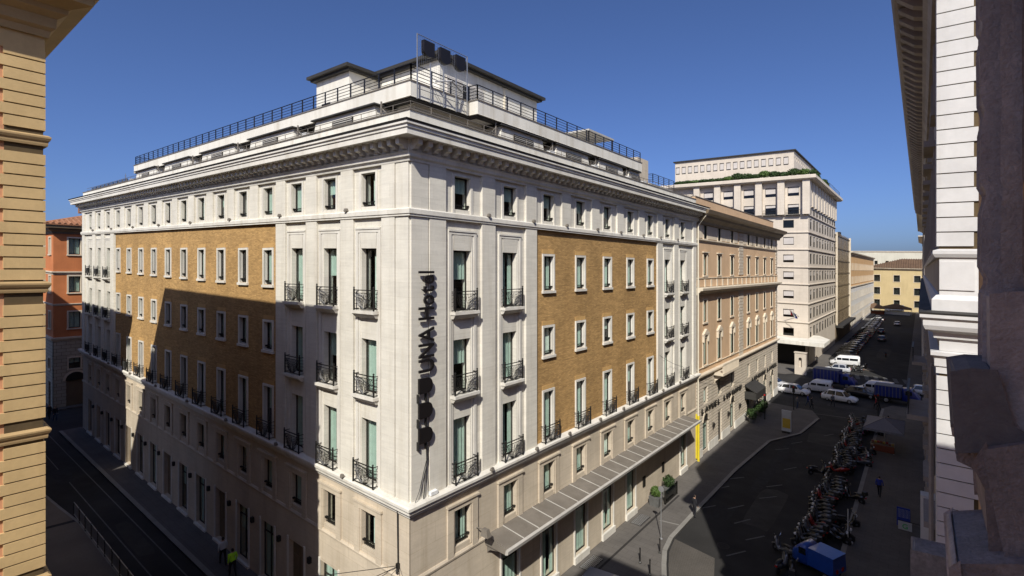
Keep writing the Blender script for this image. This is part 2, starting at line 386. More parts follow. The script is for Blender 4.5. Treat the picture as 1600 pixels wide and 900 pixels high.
def rail_tree(w, d, h=.95, slab=True):
    """wrought iron balcony: sweeping bars between posts; slab with a moulded underside"""
    g = MB(); y = d-.05; t = .018
    def bar(a, b, r=t): g.tube([a,b], r, 4)
    for s in (-1,1):
        g.box(s*w/2-.03,s*w/2+.03,y-.03,y+.03,0,h+.06); g.box(s*w/2-.015,s*w/2+.015,0,y-.03,h-.03,h); g.box(s*w/2-.015,s*w/2+.015,0,y-.03,.06,.09)
        for zz in (.25,.42,.58,.74): bar((s*w/2,0,zz),(s*w/2,y,zz+.06),.012)
        g.lathe([(.0,0),(.045,.03),(.045,.06),(0,.1)],(s*w/2,y,h+.06),8)
    g.box(-w/2,w/2,y-.022,y+.022,h-.03,h+.01); g.box(-w/2,w/2,y-.015,y+.015,.05,.085); g.box(-w/2,w/2,y-.012,y+.012,h-.16,h-.135)
    n = 7
    for s in (-1,1):                                      # bars that sweep out from the foot like a fan
        for i in range(n):
            x1 = s*w/2*(i+.6)/n; pts = []
            for q in range(6):
                a = q/5; pts.append((x1*(1-.75*(1-a)**1.8)+.05*s*math.sin(a*6.28), y, .08+(h-.24)*a))
            g.tube(pts, .013, 4)
        for i in range(5):
            z = .12+.13*i; pts = [(s*w*(.06+.055*q+.01*i*q), y+.004, z+.02*q*q*.9) for q in range(6)]
            pts = [(max(-w/2,min(w/2,p[0])),p[1],min(p[2],h-.15)) for p in pts]; g.tube(pts, .011, 4)
    rl = g.mesh('railing','iron')
    if not slab: return ('balcony_railing', rl, [])
    b = MB(); b.taper(ID,(-w/2-.02,w/2+.02,0,d*.55,-.34),(-w/2-.07,w/2+.07,0,d+.03,-.14)); b.box(-w/2-.1,w/2+.1,0,d+.06,-.14,0)
    return ('balcony', b.mesh('balcony','stone_plain'), [('railing', rl, [])])
def flood_tree():
    g = MB(); g.box(-.07,.07,.02,.2,0,.05); g.taper(ID,(-.1,.1,.05,.2,.05),(-.08,.08,.08,.17,.17))
    return ('floodlight', g.mesh('floodlight','lead_grey'), [])
FLOOD = flood_tree()

# ================================================================ the ground
def ground():
    S = [(-420,-300),(420,-300),(420,700),(-420,700)]
    g = MB(); g.quad(*[(x,y,-.12) for x,y in S]); tag(g.build('ground','asphalt'), kind='structure')
    def pav(name, pts, m='pavement', z=0.0, kerb=None):
        b = MB(); b.slab(pts, -.3, z); o = tag(b.build(name, m), kind='structure')
        return o
    def kerbline(owner, pts, wd=.3, z=.006):
        """row of kerb stones along the edge of a pavement"""
        i = 0
        for (a, c) in zip(pts[:-1], pts[1:]):
            a, c = Vector((*a,0)), Vector((*c,0)); L = (c-a).length; n = max(1,round(L/1.1)); d = (c-a)/n; e = d.normalized(); q = Vector((-e.y,e.x,0))*wd
            for k in range(n):
                p0 = a+d*k+e*.008; p1 = a+d*(k+1)-e*.008; b = MB(); zz = z+rnd.uniform(-.004,.006)
                P = [p0-q*0, p1-q*0, p1+q, p0+q]
                b.hexa([(p.x,p.y,-.25) for p in P]+[(p.x,p.y,zz) for p in P]); b.build('kerb_stone','kerb',owner); i += 1
    # main street, hotel side: the kerb swings out at the corner
    k1 = [(-.5,-2.0),(3.2,-2.0),(5.6,-.6),(7.2,2.4),(7.4,6),(6.7,10.5),(5.55,14.6),(4.5,17.1),(3.95,18.6),(3.65,20.4),(3.62,26),(3.7,36),(4.3,47),(6.4,52.2),(7.1,60.5),(5.8,64),(0,64.5)]
    p = pav('pavement', k1+[(-.4,64.5),(-.4,-2.0)] )
    kerbline(p, [(a,b) for a,b in k1[1:15]])
    p2 = pav('pavement', [(-.5,-2.0),(-.5,.3),(-54.2,.3),(-54.2,-2.0)]); kerbline(p2, [(-54.2,-2.0),(-.5,-2.0)])
    ps = pav('pavement', [(-62,-40),(-62,-6.6),(-40,-6.2),(-33,-5.6),(-29,-5.2),(-6,-5.2),(1.2,-5.6),(3.4,-8),(3.6,-40)], 'pavement_tan'); kerbline(ps,[(1.2,-5.6),(-6,-5.2),(-29,-5.2),(-33,-5.6),(-40,-6.2),(-62,-6.6)],.16)
    b = MB(); b.quad((-30.6,-11.6,.004),(-30.2,-11.6,.004),(-29.4,-5.4,.004),(-29.8,-5.4,.004)); tag(b.build('dark_band','strip_dark'),kind='structure')  # thin dark strip across the pavement at the alley
    pav('pavement', [(-64,-1.2),(-64,30),(-100,30),(-100,-1.2)])
    # right-hand side of the main street
    pr = pav('pavement', [(12.9,1),(12.9,72),(14,75),(40,75),(40,1)]); kerbline(pr, [(12.9,72),(12.9,3)])
    pav('pavement', [(15.2,90),(15.2,330),(40,330),(40,90)])
    # under the stone tower and beyond
    pt = pav('pavement', [(-30,86),(-30,330),(1.8,330),(1.8,112),(3.0,106),(2.6,100),(1.0,93),(-2,88)])
    # traffic island that catches the sun
    pav('traffic_island', [(3.4,107.8),(9.6,102.4),(10.2,103.2),(5.2,112.5),(3.9,112.5)], 'pavement_tan', .02)
    # paint
    def dash(x, y, L, wd, a):
        b = MB(); c, s_ = math.cos(a), math.sin(a)
        b.quad(*[(x+c*p-s_*q, y+s_*p+c*q, -.114) for p,q in ((-L/2,-wd/2),(L/2,-wd/2),(L/2,wd/2),(-L/2,wd/2))]); return b
    for (x0,y0,x1,y1) in [(1.96,22.1,3.3,22.4)]:
        b = MB(); b.quad((x0,y0,.005),(x1,y1,.005),(x1,y1+.14,.005),(x0,y0+.14,.005)); tag(b.build('paving_line','kerb'),kind='structure')
    for k,(px,py) in enumerate([(1180,838),(1160,812),(1128,760),(1105,790),(1150,745),(1200,775),(1165,690),(1235,730),(1193,672),(1150,862),(1122,720),(1222,700),(1210,757),(1245,690),(1295,678),(1150,790)]):
        x,y = gnd(px,py); tag(dash(x,y,1.7,.12,R(58+6*math.sin(k))).build('road_marking','road_paint'), kind='structure')
    for i in range(9):                                    # zebra crossing at the junction
        x = 5.6+1.35*i; tag(dash(x, 94.5+.25*i, 4.2, .62, R(97)).build('zebra_stripe','road_paint'), kind='structure')
    for y in (-2.95,-4.3):
        b = MB(); b.quad((-70,y,-.115),(-6,y+.25,-.115),(-6,y+.33,-.115),(-70,y+.08,-.115)); tag(b.build('road_line','road_paint'),kind='structure')
    b = MB(); b.quad((2.2,61.6,.004),(9.6,63.2,.004),(9.6,63.36,.004),(2.2,61.76,.004)); tag(b.build('road_line','road_paint'),kind='structure')
    # dark paving band, floor grilles beside the shop windows
    b = MB(); b.quad((1.40,4,.004),(1.56,4,.004),(1.6,27.2,.004),(1.44,27.2,.004)); tag(b.build('dark_band','strip_dark'),kind='structure')
    for u in (10.44,14.06,21.3):
        b = MB()
        b.box(.45,1.25,u-.9,u+.9,-.02,.008)
        g_ = tag(b.build('floor_grille','strip_dark'),kind='structure')
        b = MB()
        for i in range(7): b.box(.5+.1*i,.54+.1*i,u-.86,u+.86,.008,.02)
        for i in range(9): b.box(.47,1.23,u-.8+.2*i,u-.78+.2*i,.02,.026)
        b.build('grille_bars','galvanised',g_)
    b = MB(); b.slab([(3.7,20.6),(6.6,20.0),(8.6,13),(8.2,4),(7.3,2.6),(7.5,6),(6.8,10.5),(5.65,14.7),(4.6,17.2),(4.05,18.7)][::-1], -.2,-.113); tag(b.build('cobbled_apron','cobbles'),kind='structure')
def manholes():
    for k,(px,py) in enumerate(((1130,850),(1250,705),(1205,640),(1300,640))):
        x,y = gnd(px,py); T = thing('manhole_cover','round cast iron manhole cover set in the asphalt of the main street','manhole',x,y,-.12,group='manhole covers in the road')
        q = MB(); q.lathe([(.34,-.01),(.34,.006),(.30,.008)],(x,y,-.12),18); q.build('lid','strip_dark',T); q = MB(); q.lathe([(.36,-.01),(.42,-.01),(.42,.005),(.36,.005)],(x,y,-.12),18); q.build('rim','asphalt_old',T)
def patches():
    rr = random.Random(11)
    for k,(x,y,w,d,m) in enumerate(((7.5,30,1.1,4.2,'asphalt_old'),(6.0,41,.5,9,'asphalt_new'),(8.6,52,1.6,2.2,'asphalt_old'),(5.2,27,.7,1.4,'asphalt_new'),(9.0,70,2.5,1.2,'asphalt_old'),(11,82,.6,7,'asphalt_new'),(7,84,3.0,1.0,'asphalt_old'),(-24,-3.4,3.2,.5,'asphalt_old'),(-40,-4.2,2.0,.6,'asphalt_new'),(10.5,130,1.2,9,'asphalt_old'),(12,160,.7,14,'asphalt_new'),(6.6,14.5,.9,1.6,'asphalt_new'))):
        n = 10; q = MB(); q.quad(*[(x+w*(math.copysign(abs(math.cos(a))**.4,math.cos(a)))*rr.uniform(.85,1.05),y+d*(math.copysign(abs(math.sin(a))**.4,math.sin(a)))*rr.uniform(.9,1.05),-.1165+.0003*k) for a in [2*math.pi*(i+.5)/n for i in range(n)]])
        tag(q.build('asphalt_patch',m),kind='structure')
ground(); manholes(); patches()

# ================================================================ the hotel
UL = [2.9+3.2*i for i in range(16)]; UR = [3.2+3.62*i for i in range(9)]
XL, YR = 53.9, 35.62
hotel = thing('hotel_building','long white stone hotel with ochre brick panels, two street fronts and a railed roof terrace','building',0,0,0)
def hotel_build():
    H = hotel
    faces = [(FL, UL, XL, (11.62,42.25), (3,13)), (FR, UR, YR, (9.16,26.6), (2,7))]
    att = [win_tree(1.05,1.55,.2,k,guard=.22,mull=0) for k in (0,1,2,1,0,3,1)]
    door3 = [win_tree(1.14,2.85,.26,k,mull=0) for k in (0,1,2,1,0,3,1)]; door2 = [win_tree(1.14,2.53,.26,k,mull=0) for k in (0,1,2,1,0,3,1)]; door1 = [win_tree(1.14,2.9,.26,k,mull=0) for k in (0,2,1,3,0)]
    b3 = [win_tree(1.0,2.0,.17,k,guard=.22,surround=.13,mull=0) for k in (1,2,0,3,1)]; b2 = [win_tree(1.0,1.62,.17,k,guard=.22,surround=.13,mull=0) for k in (2,0,1,3,0)]
    b1 = [win_tree(1.0,2.8,.17,k,surround=.13,mull=0) for k in (0,2,1,3,0)]
    mez = [win_tree(1.05,1.72,.22,k,guard=.3,mull=0) for k in (0,3,1,0,2)]
    shop = [win_tree(1.5,3.7,.16,k,mull=0,trans=.75) for k in (0,2)]
    bal = rail_tree(1.5,.34); bal1 = rail_tree(1.5,.36,.98,False)
    mod = MB(); mod.plate(Fr((0,0),(0,1),(1,0)), [(.2,24.1),(.2,23.7),(.26,23.66),(.40,23.7),(.46,23.8),(.66,23.84),(.68,24.1)][::-1], -.12, .12)
    mod.v = [(x,y,z-23.6) for x,y,z in mod.v]; modm = ('modillion', mod.mesh('modillion','stone_plain'), [])
    lint = MB()
    for i in range(9): lint.box(-.63+.14*i,-.5+.14*i,-.01,.012,0,.24)
    lintm = ('lintel_bricks', lint.mesh('lintel_bricks','ochre_lintel'), [])
    for fi,(F, U, UE, (ba,bb), (c0,c1)) in enumerate(faces):
        nb = len(U); brick = range(c0,c1)
        W, A, B, G = [], [], [], []
        for i,u in enumerate(U):
            A.append((u-.525,u+.525,21.4,22.95))
            if i in brick:
                B += [(u-.5,u+.5,17.35,19.35),(u-.5,u+.5,13.55,15.17),(u-.5,u+.5,8.62,11.42)]
            else:
                W += [(u-.57,u+.57,16.6,19.45),(u-.57,u+.57,12.7,15.23),(u-.57,u+.57,8.6,11.5)]
            G.append((u-.525,u+.525,5.5,7.22))
        if fi == 0: S = [(u-.8,u+.8,.15,3.5) for i,u in enumerate(U)]
        else: S = [(u-.75,u+.75,.45,4.15) for i,u in enumerate(U) if i in (1,2,3,4,5,8)]
        m = MB()
        m.wall(F,0,ba,8.5,20.9,[h for h in W if h[1] < ba],0,.5); m.wall(F,bb,UE,8.5,20.9,[h for h in W if h[0] > bb],0,.5)
        m.wall(F,0,UE,20.9,23.3,A,0,.48); m.build('stone_wall','travertine',H)
        m = MB(); m.wall(F,ba,bb,8.5,20.88,B,-.01,0); m.build('brick_wall','hotel_brick',H)
        m = MB(); m.wall(F,0,UE,5.1,8.0,G,.02,.45); m.wall(F,0,UE,-.4,5.1,S,.05,.55); m.quad(F(0,.02,5.1),F(UE,.02,5.1),F(UE,.05,5.1),F(0,.05,5.1)); m.build('base_wall','stone_base',H)
        m = MB(); m.quad(F(.9,-1.1,-.3),F(UE-.5,-1.1,-.3),F(UE-.5,-1.1,24),F(.9,-1.1,24)); m.build('interior_wall','unlit_interior',H)
        # pilasters
        mids = [(U[i]+U[i+1])/2 for i in range(nb-1)]
        def pil(a, b, z0, z1, o=.13):
            q = MB(); q.fbox(F,a,b,-.02,o,z0,z1); q.build('pilaster','travertine',H,bevel=.015)
        for zz in ((8.56,20.87),(21.19,23.22)):
            s0 = 1.02 if fi else .88; e0 = 2.02 if fi else 1.8
            q = MB(); q.fbox(F,.0,s0-.05,-.02,.10,*zz); q.build('corner_pier','travertine',H)
            q = MB(); q.fbox(F,s0,e0,-.02,.13,*zz); q.build('corner_pier','travertine',H)
        for i,mu in enumerate(mids):
            low = not (c0 <= i < c1-1)
            pil(mu-.5,mu+.5,21.19,23.22)
            if low: pil(mu-.52,mu+.52,8.56,20.87)
            for zz in (21.19,8.52):
                if i % 2 == 0 or fi: plant(FLOOD,H,F,mu-.1+.2*(i%2),.1 if zz > 20 else .3,zz)
        pil(UE-.95,UE-.05,21.19,23.22); pil(UE-.95,UE-.05,8.56,20.87)
        # frames of the white bays, hoods of the low windows
        for i,u in enumerate(U):
            if i not in brick:
                q = MB()
                for s in (-1,1):
                    q.fbox(F,u+s*.86-.09,u+s*.86+.09,-.01,.07,8.56,20.34); q.fbox(F,u+s*.68-.05,u+s*.68+.05,-.01,.035,8.56,20.2)
                q.fbox(F,u-.77,u+.77,-.01,.066,20.2,20.34); q.fbox(F,u-.95,u+.95,-.01,.10,20.34,20.42)
                q.build('bay_frame','stone_plain',H)
                q = MB(); q.taper(F,(u-.57,u+.57,-.03,.03,19.46),(u-.62,u+.62,-.03,.05,20.19)); q.build('lintel_panel','travertine',H)
                plant(rnd.choice(door3),H,F,u,0,16.6); plant(rnd.choice(door2),H,F,u,0,12.7); plant(rnd.choice(door1),H,F,u,0,8.6)
                plant(bal,H,F,u,0,16.58); plant(bal,H,F,u,0,12.68); plant(bal1,H,F,u,.02,8.56)
            else:
                plant(rnd.choice(b3),H,F,u,-.01,17.35); plant(rnd.choice(b2),H,F,u,-.01,13.55); plant(rnd.choice(b1),H,F,u,-.01,8.62)
                plant(bal1,H,F,u,.02,8.56)
                for zz in (19.5,15.32,11.57): plant(lintm,H,F,u,0,zz)
            plant(rnd.choice(att),H,F,u,0,21.4)
            q = MB()
            for s in (-1,1): q.fbox(F,u+s*.62-.075,u+s*.62+.075,-.01,.05,21.22,23.05)
            q.fbox(F,u-.545,u+.545,-.01,.047,22.96,23.05); q.build('window_surround','stone_plain',H)
            plant(rnd.choice(mez),H,F,u,.02,5.5)
            q = MB()
            for s in (-1,1): q.fbox(F,u+s*.83-.2,u+s*.83+.2,.0,.10,5.12,7.5); q.fbox(F,u+s*.58-.04,u+s*.58+.04,.0,.06,5.3,7.3)
            q.fbox(F,u-.63,u+.63,.0,.097,7.24,7.5); q.fbox(F,u-1.08,u+1.08,.0,.17,7.5,7.6); q.build('window_surround','stone_base',H)
        # ground floor openings
        for i,h in enumerate(S):
            uc = (h[0]+h[1])/2
            if fi == 0:
                if i % 3 == 2:
                    q = MB(); q.fbox(F,h[0],h[1],-.3,-.22,.15,3.5)
                    for s in (-1,1):
                        for z0,z1 in ((.4,1.3),(1.5,2.6),(2.75,3.35)): q.fbox(F,uc+s*.4-.3,uc+s*.4+.3,-.23,-.19,z0,z1)
                    q.build('shop_door','brown_metal',H)
                else: plant(win_tree(1.6,3.35,.2,i%3,mull=1,trans=.8),H,F,uc,.05,.15)
                q = MB(); q.fbox(F,h[0]-.75,h[0]-.55,.04,.22,3.0,3.3); q.build('wall_lamp','iron',H)
            else: plant(shop[i%2],H,F,uc,.05,.45)
            q = MB(); q.fbox(F,h[0]-.15,h[1]+.15,.04,.2,-.1,h[2]-.02)
            for s in (h[0]-.13,h[1]): q.fbox(F,s,s+.13,.04,.11,h[2]-.02,h[3]+.13)
            q.build('opening_trim','stone_plain',H)
        # modillions
        n = int(UE/.58)
        for k in range(n+1): plant(modm,H,F,.02+k*(UE-.1)/n,0,23.6)
    # mouldings that run round the block
    def rg(name, m, prof): q = MB(); ring(q,prof,-XL,0,0,YR); return q.build(name,m,H)
    rg('string_course','stone_plain',[(-.1,20.86),(.17,20.86),(.17,20.92),(.21,20.96),(.21,21.15),(.16,21.2),(-.1,21.2)])
    rg('ledge','stone_plain',[(-.1,7.93),(.12,7.93),(.14,8.08),(.30,8.16),(.30,8.30),(.40,8.36),(.40,8.48),(.34,8.54),(-.1,8.58)])
    rg('sill_band','stone_base',[(-.1,5.0),(.09,5.0),(.11,5.1),(.06,5.2),(-.1,5.2)])
    rg('bed_mould','stone_plain',[(-.1,23.2),(.14,23.2),(.16,23.3),(.26,23.38),(.28,23.5),(.34,23.58),(.2,23.6),(.2,24.12),(-.1,24.12)])
    rg('cornice','stone_plain',[(-.1,24.1),(.92,24.1),(.92,24.32),(.97,24.36),(.97,24.46),(1.04,24.5),(1.04,24.62),(-.1,24.74)])
    rg('gutter','roof_dark',[(.45,24.68),(1.06,24.6),(1.1,24.68),(.45,24.77)])  # gutter coloured dark to stand in for the shadow line over the cornice
    rg('blocking_course','white_render',[(-.4,24.7),(.03,24.7),(.03,25.42),(-.4,25.42)])
    rg('coping','lead_grey',[(-.44,25.42),(.08,25.42),(.08,25.48),(-.44,25.48)])
    # roof
    m = MB(); m.box(-XL+.3,-.3,.3,YR-.3,25.0,25.2); m.build('roof_deck','roof_floor',H)
    m = MB(); m.quad((-XL,YR,-.3),(0,YR,-.3),(0,YR,25),(-XL,YR,25)); m.quad((-XL,0,-.3),(-XL,YR,-.3),(-XL,YR,25),(-XL,0,25)); m.build('rear_wall','white_render',H)
    # thin pipe railing on the coping
    m = MB()
    for z in (25.68,25.9): m.tube([(-XL+.2,.25,z),(-.25,.25,z),(-.25,YR-.2,z)],.018,4)
    for k in range(44): m.tube([(-.25-1.2*k,.25,25.45),(-.25-1.2*k,.25,25.9)],.018,4)
    for k in range(29): m.tube([(-.25,.25+1.2*k,25.45),(-.25,.25+1.2*k,25.9)],.018,4)
    m.build('coping_rail','lead_grey',H)
    # set-back storey under the terrace
    m = MB(); m.slab([(-41,1.9),(-1.9,1.9),(-1.9,24.4),(-9,24.4),(-9,12),(-41,12)],25.18,26.52); m.build('attic_wall','white_render',H)
    m = MB(); m.slab([(-40.6,1.0),(-1.15,1.0),(-1.15,4.9),(-.55,4.9),(-.55,24.6),(-9.3,24.6),(-9.3,12.3),(-40.6,12.3)],26.5,27.2); m.build('terrace_parapet','white_render',H,bevel=.02)
    m = MB(); m.slab([(-40.65,.96),(-1.11,.96),(-1.11,4.86),(-.51,4.86),(-.51,24.65),(-1.2,24.65),(-1.2,5.6),(-2,5.6),(-2,2),(-40.65,2)],27.2,27.25); m.build('parapet_coping','lead_grey',H)
    m = MB(); m.slab([(-40.5,1.1),(-1.2,1.1),(-1.2,5.0),(-.65,5.0),(-.65,24.5),(-1.1,24.5),(-1.1,5.4),(-1.7,5.4),(-1.7,1.7),(-40.5,1.7)],26.44,26.5); m.build('drip_edge','roof_dark',H)
    for (F,setb,spans) in ((FL,1.9,[(3.4,8.6),(11,16.2),(18.6,23.8),(26.2,31.4),(33.6,38.6)]),(FR,1.9,[(7.0,10.8),(12.4,16.2),(17.8,21.4),(22.6,24.2)])):
        for a,b in spans:
            m = MB(); m.taper(F,(a-.25,b+.25,-setb-.02,-.62,25.2),(a,b,-setb-.02,-.7,26.36)); m.build('dormer','white_render',H)
            m = MB(); m.taper(F,(a-.25,b+.25,-setb,-.5,26.36),(a-.2,b+.2,-setb,-.52,26.435)); m.build('dormer_roof','roof_dark',H)
            q = MB(); c = (a+b)/2
            q.fbox(F,c-.9,c+.9,-.66,-.6,25.55,26.1)
            w_ = q.build('dormer_window','frame_dark',H); q = MB()
            for k in range(5): q.fbox(F,c-.85,c+.85,-.61,-.585,25.6+.1*k,25.64+.1*k)
            q.build('louvre','lead_seam',w_)
            q = MB(); q.fbox(F,b+.5,b+.95,-.75,-.4,25.25,25.8); q.build('air_conditioner','white_plastic',H)
            q = MB(); q.tube([F(a-.5,-.7,25.2),F(a-.5,-.7,26.45)],.05,6); q.tube([F(a-.9,-.9,25.2),F(a-.9,-.9,25.7),F(a-.55,-.72,26.1)],.035,6); q.build('roof_pipe','lead_grey',H)
    # terrace railing, bay by bay
    def rail(p0, p1, z=27.22, h=.82, step=1.2, name='terrace_railing'):
        a, c = Vector((*p0,0)), Vector((*p1,0)); L = (c-a).length; n = max(1,round(L/step)); m = MB()
        for k in range(n+1):
            p = a+(c-a)*k/n; m.box(p.x-.028,p.x+.028,p.y-.028,p.y+.028,z,z+h)
        for i in range(5):
            zz = z+.16+(h-.16)*i/4; r_ = .028 if i == 4 else .017; m.tube([(a.x,a.y,zz),(c.x,c.y,zz)],r_,4)
        return m.build(name,'railing_paint',H)
    rail((-40.5,1.12),(-1.25,1.12)); rail((-1.25,1.12),(-1.25,4.95)); rail((-1.25,5.0),(-.66,5.0)); rail((-.66,5.0),(-.66,24.5)); rail((-40.5,1.12),(-40.5,8))
    rail((-1.6,29.2),(-1.6,34.2),26.3); rail((-1.6,29.2),(-5,29.2),26.3); rail((-53,.6),(-41,.6),25.48,.5,1.6)
    # penthouses
    def house(x0,x1,y0,y1,z1,ov=.45):
        m = MB(); m.box(x0,x1,y0,y1,27.15,z1); p = m.build('penthouse','white_render',H)
        m = MB(); m.box(x0-ov,x1+ov,y0-ov,y1+ov,z1+.06,z1+.24); m.box(x0-ov*.6,x1+ov*.6,y0-ov*.6,y1+ov*.6,z1-.08,z1+.06); m.build('penthouse_roof','roof_dark',H); return p
    p = house(-14,-4.2,5.7,15.1,30.45); house(-13.3,-9.7,3.5,5.68,30.3)
    for y in (6.2,8.0):
        q = MB(); q.box(-4.24,-4.12,y,y+1.3,27.2,29.6); f_ = q.build('shutter_door','shutter',H); q = MB()
        for k in range(22): q.box(-4.13,-4.1,y+.06,y+1.24,27.3+.1*k,27.36+.1*k)
        q.build('slats','lead_seam',f_)
    q = MB(); q.box(-4.22,-4.13,7.52,7.98,27.2,29.4); q.build('dark_door','frame_dark',H)
    q = MB(); q.box(-4.2,-4.1,11.4,11.52,27.2,30.3); q.build('downpipe','cream_pipe',H)
    q = MB(); q.box(-12.6,-11.7,3.44,3.52,28.0,28.7); q.build('small_window','frame_dark',H)
    # roof clutter at the far end
    m = MB(); m.box(-3.4,-1.2,25.2,27.3,25.2,27.9); m.build('chimney_block','stone_base',H)
    m = MB(); m.box(-7,-1.8,28.8,34.6,25.2,26.3); m.build('roof_hut','white_render',H)
    m = MB(); m.slab([(-4.6,17.6),(-1.4,17.6),(-1.4,21.4),(-4.6,21.4)],28.5,28.62); m.build('pergola_roof','lead_seam',H)
    m = MB()
    for x in (-4.5,-1.5):
        for y in (17.7,21.3): m.box(x-.05,x+.05,y-.05,y+.05,27.2,28.5)
    m.build('pergola_post','frame_dark',H)
    for x,y,h in ((-47,2,2.0),(-42,3,2.2),(-50,6,1.6)):
        q = MB(); q.tube([(x,y,25.2),(x,y,25.2+h)],.02,5)
        for k in range(5): q.tube([(x-.35+.03*k,y,25.0+h-.14*k),(x+.35-.03*k,y,25.0+h-.14*k)],.012,4)
        q.build('antenna','lead_grey',H)
    # canopy with its lead panels
    c = MB(); c.prism(FR,[(0,4.78),(1.3,4.72),(1.5,4.86),(1.5,5.0),(0,5.18)],4.8,32.4); can = c.build('canopy','lead_grey',H)
    n = 21
    for k in range(n):
        a, b = 4.84+k*27.52/n, 4.84+(k+1)*27.52/n; q = MB()
        q.hexa([(.04,a+.03,5.165),(1.47,a+.03,4.99),(1.47,b-.03,4.99),(.04,b-.03,5.165),(.04,a+.03,5.215),(1.46,a+.03,5.035),(1.46,b-.03,5.035),(.04,b-.03,5.215)])
        q.build('panel','lead_grey',can)
        if k:
            q = MB(); q.hexa([(.04,a-.025,5.165),(1.47,a-.025,4.99),(1.47,a+.025,4.99),(.04,a+.025,5.165),(.04,a-.025,5.235),(1.46,a-.025,5.055),(1.46,a+.025,5.055),(.04,a+.025,5.235)]); q.build('seam','lead_seam',can)
    q = MB(); q.prism(FR,[(1.38,4.74),(1.56,4.8),(1.6,4.98),(1.5,5.06),(1.44,5.0)],4.74,32.46); q.build('canopy_edge','lead_seam',can)
    q = MB()
    for u in (5.0,8.6,12.25,15.9,19.5,23.1,26.7,30.3,32.2): q.plate(Fr((0,u),(1,0),(0,1)),[(.05,4.78),(1.3,4.72),(.25,4.5),(.05,4.3)],-.06,.06)
    q.build('canopy_bracket','lead_grey',can)
    # plates by the entrance, house lamp
    for u in (23.4,27.2):
        q = MB(); q.fbox(FR,u,u+.42,.05,.12,1.5,2.3); q.build('menu_board','frame_dark',H)
    # drainpipe at the party wall: cream above, yellow below
    q = MB(); q.tube([(.95,36.0,24.5),(1.02,36.1,24.1),(.2,35.78,22.9),(.2,35.78,4.4)],.075,8); q.build('drainpipe','cream_pipe',H)
    q = MB(); q.tube([(.22,35.78,4.4),(.22,35.78,0)],.13,8); q.fbox(FR,35.5,35.62,.05,.2,.3,4.6); q.build('drainpipe_guard','yellow_paint',H)
hotel_build()

# ---------------------------------------------------------------- signs
def text_mesh(s, size, ext, name, m):
    cu = bpy.data.curves.new(name,'FONT'); cu.body = s; cu.size = size; cu.extrude = ext; cu.resolution_u = 3; cu.offset = .012*size
    ob = bpy.data.objects.new('tmp',cu); col.objects.link(ob); bpy.context.view_layer.update()
    me = bpy.data.meshes.new_from_object(ob.evaluated_get(bpy.context.evaluated_depsgraph_get()))
    bpy.data.objects.remove(ob); me.name = name; me.materials.clear(); me.materials.append(MT[m]); return me
def shield(wd, h):
    pts = [(-wd/2,h),(-wd/2,h*.34)]+[(wd/2*math.cos(a),h*.34+h*.34*math.sin(a)) for a in [math.pi+math.pi*k/12 for k in range(1,12)]]+[(wd/2,h*.34),(wd/2,h)]
    return pts
def signs():
    S = thing('vertical_sign','dark vertical letters reading UNA Hotel with three rounded emblems on the hotel corner pier','sign',.14,.7,10.9)
    base = WL[S.name]; zz = 14.08
    for ch in ('U','N','A',' ','H','o','t','e','l'):
        if ch == ' ': zz += .26; continue
        me = text_mesh(ch, 1.18, .045, 'letter','bronze_dark'); xs = [v.co.x for v in me.vertices]; x0, x1 = min(xs), max(xs); k = .78
        for v in me.vertices:
            x, y, z = v.co; v.co = Vector((.26+z, 1.12-y*1.02, zz+(x-x0)*k))-Vector((.14,.7,10.9))
        link('letter', me, S); zz += (x1-x0)*k+.07
    for z0 in (10.97,12.05,13.13):
        q = MB(); q.plate(Fr((0,0),(0,1),(1,0)),[(.25+y, z0+.38+x) for x,y in [(a,b) for a,b in [(p[0],(.80-p[1])) for p in shield(.66,.78)]]],.2,.30); q.build('emblem','bronze_dark',S)
    for z0 in (10.97,11.95,13.03):
        q = MB()
        for y in (.3,.75): q.box(.09,.24,y-.02,y+.02,z0-.25,z0+.12)
        q.build('sign_bracket','iron',S)
    C = thing('sign_cables','bundle of loose black cables fanning out under the vertical hotel sign','cable',.13,.7,8.56)
    rr = random.Random(3)
    for k in range(6):
        e = .05+.16*k+.25*rr.random(); q = MB(); q.tube([(.16,.78+.02*k%.1,11.0-.05*k),(.17+.02*rr.random(),.75+.1*rr.random(),10.2),(.16+.02*rr.random(),.72+.25*(e-.75)+.05*rr.random(),9.6),(.2,.4*.75+.6*e,9.0),(.22,e,8.58)],.008+.01*(k%3==0),5)
        q.build('cable','black_plastic',C)
    q = MB(); q.box(.12,.3,.95,1.35,8.58,8.74); q.build('junction_box','white_plastic',C)
    T = thing('roof_sign','glass-backed roof sign with three dark rounded shields above the hotel corner','sign',-1.05,1.28,26.5)
    q = MB()
    for y in (1.28,2.1,2.95,3.8,4.6): q.box(-1.02,-.98,y-.025,y+.025,26.4,29.42 if y in (1.28,4.6) else 28.3)
    for z in (26.9,27.6,29.4): q.tube([(-1,1.28,z),(-1,4.6,z)],.02,4)
    for y in (1.28,2.95): q.tube([(-1,y+.8,27.4),(-1,y+1.6,26.5)],.015,4)
    q.tube([(-1,2.4,27.5),(-.5,3.0,27.6),(-1,4.2,27.5)],.04,5)
    q.build('frame','galvanised',T)
    q = MB()
    for k in range(28): q.tube([(-1.01,1.3+.12*k,27.6),(-1.01,1.3+.12*k,29.4)],.004,3)
    for k in range(15): q.tube([(-1.01,1.28,27.65+.12*k),(-1.01,4.6,27.65+.12*k)],.004,3)
    q.build('wire_mesh','galvanised',T)
    for y in (1.62,2.66,3.72):
        q = MB(); q.plate(FR,[(y+.33+a,28.5+b) for a,b in shield(.66,.74)],-1.12,-.9); q.build('shield','bronze_dark',T)
signs()
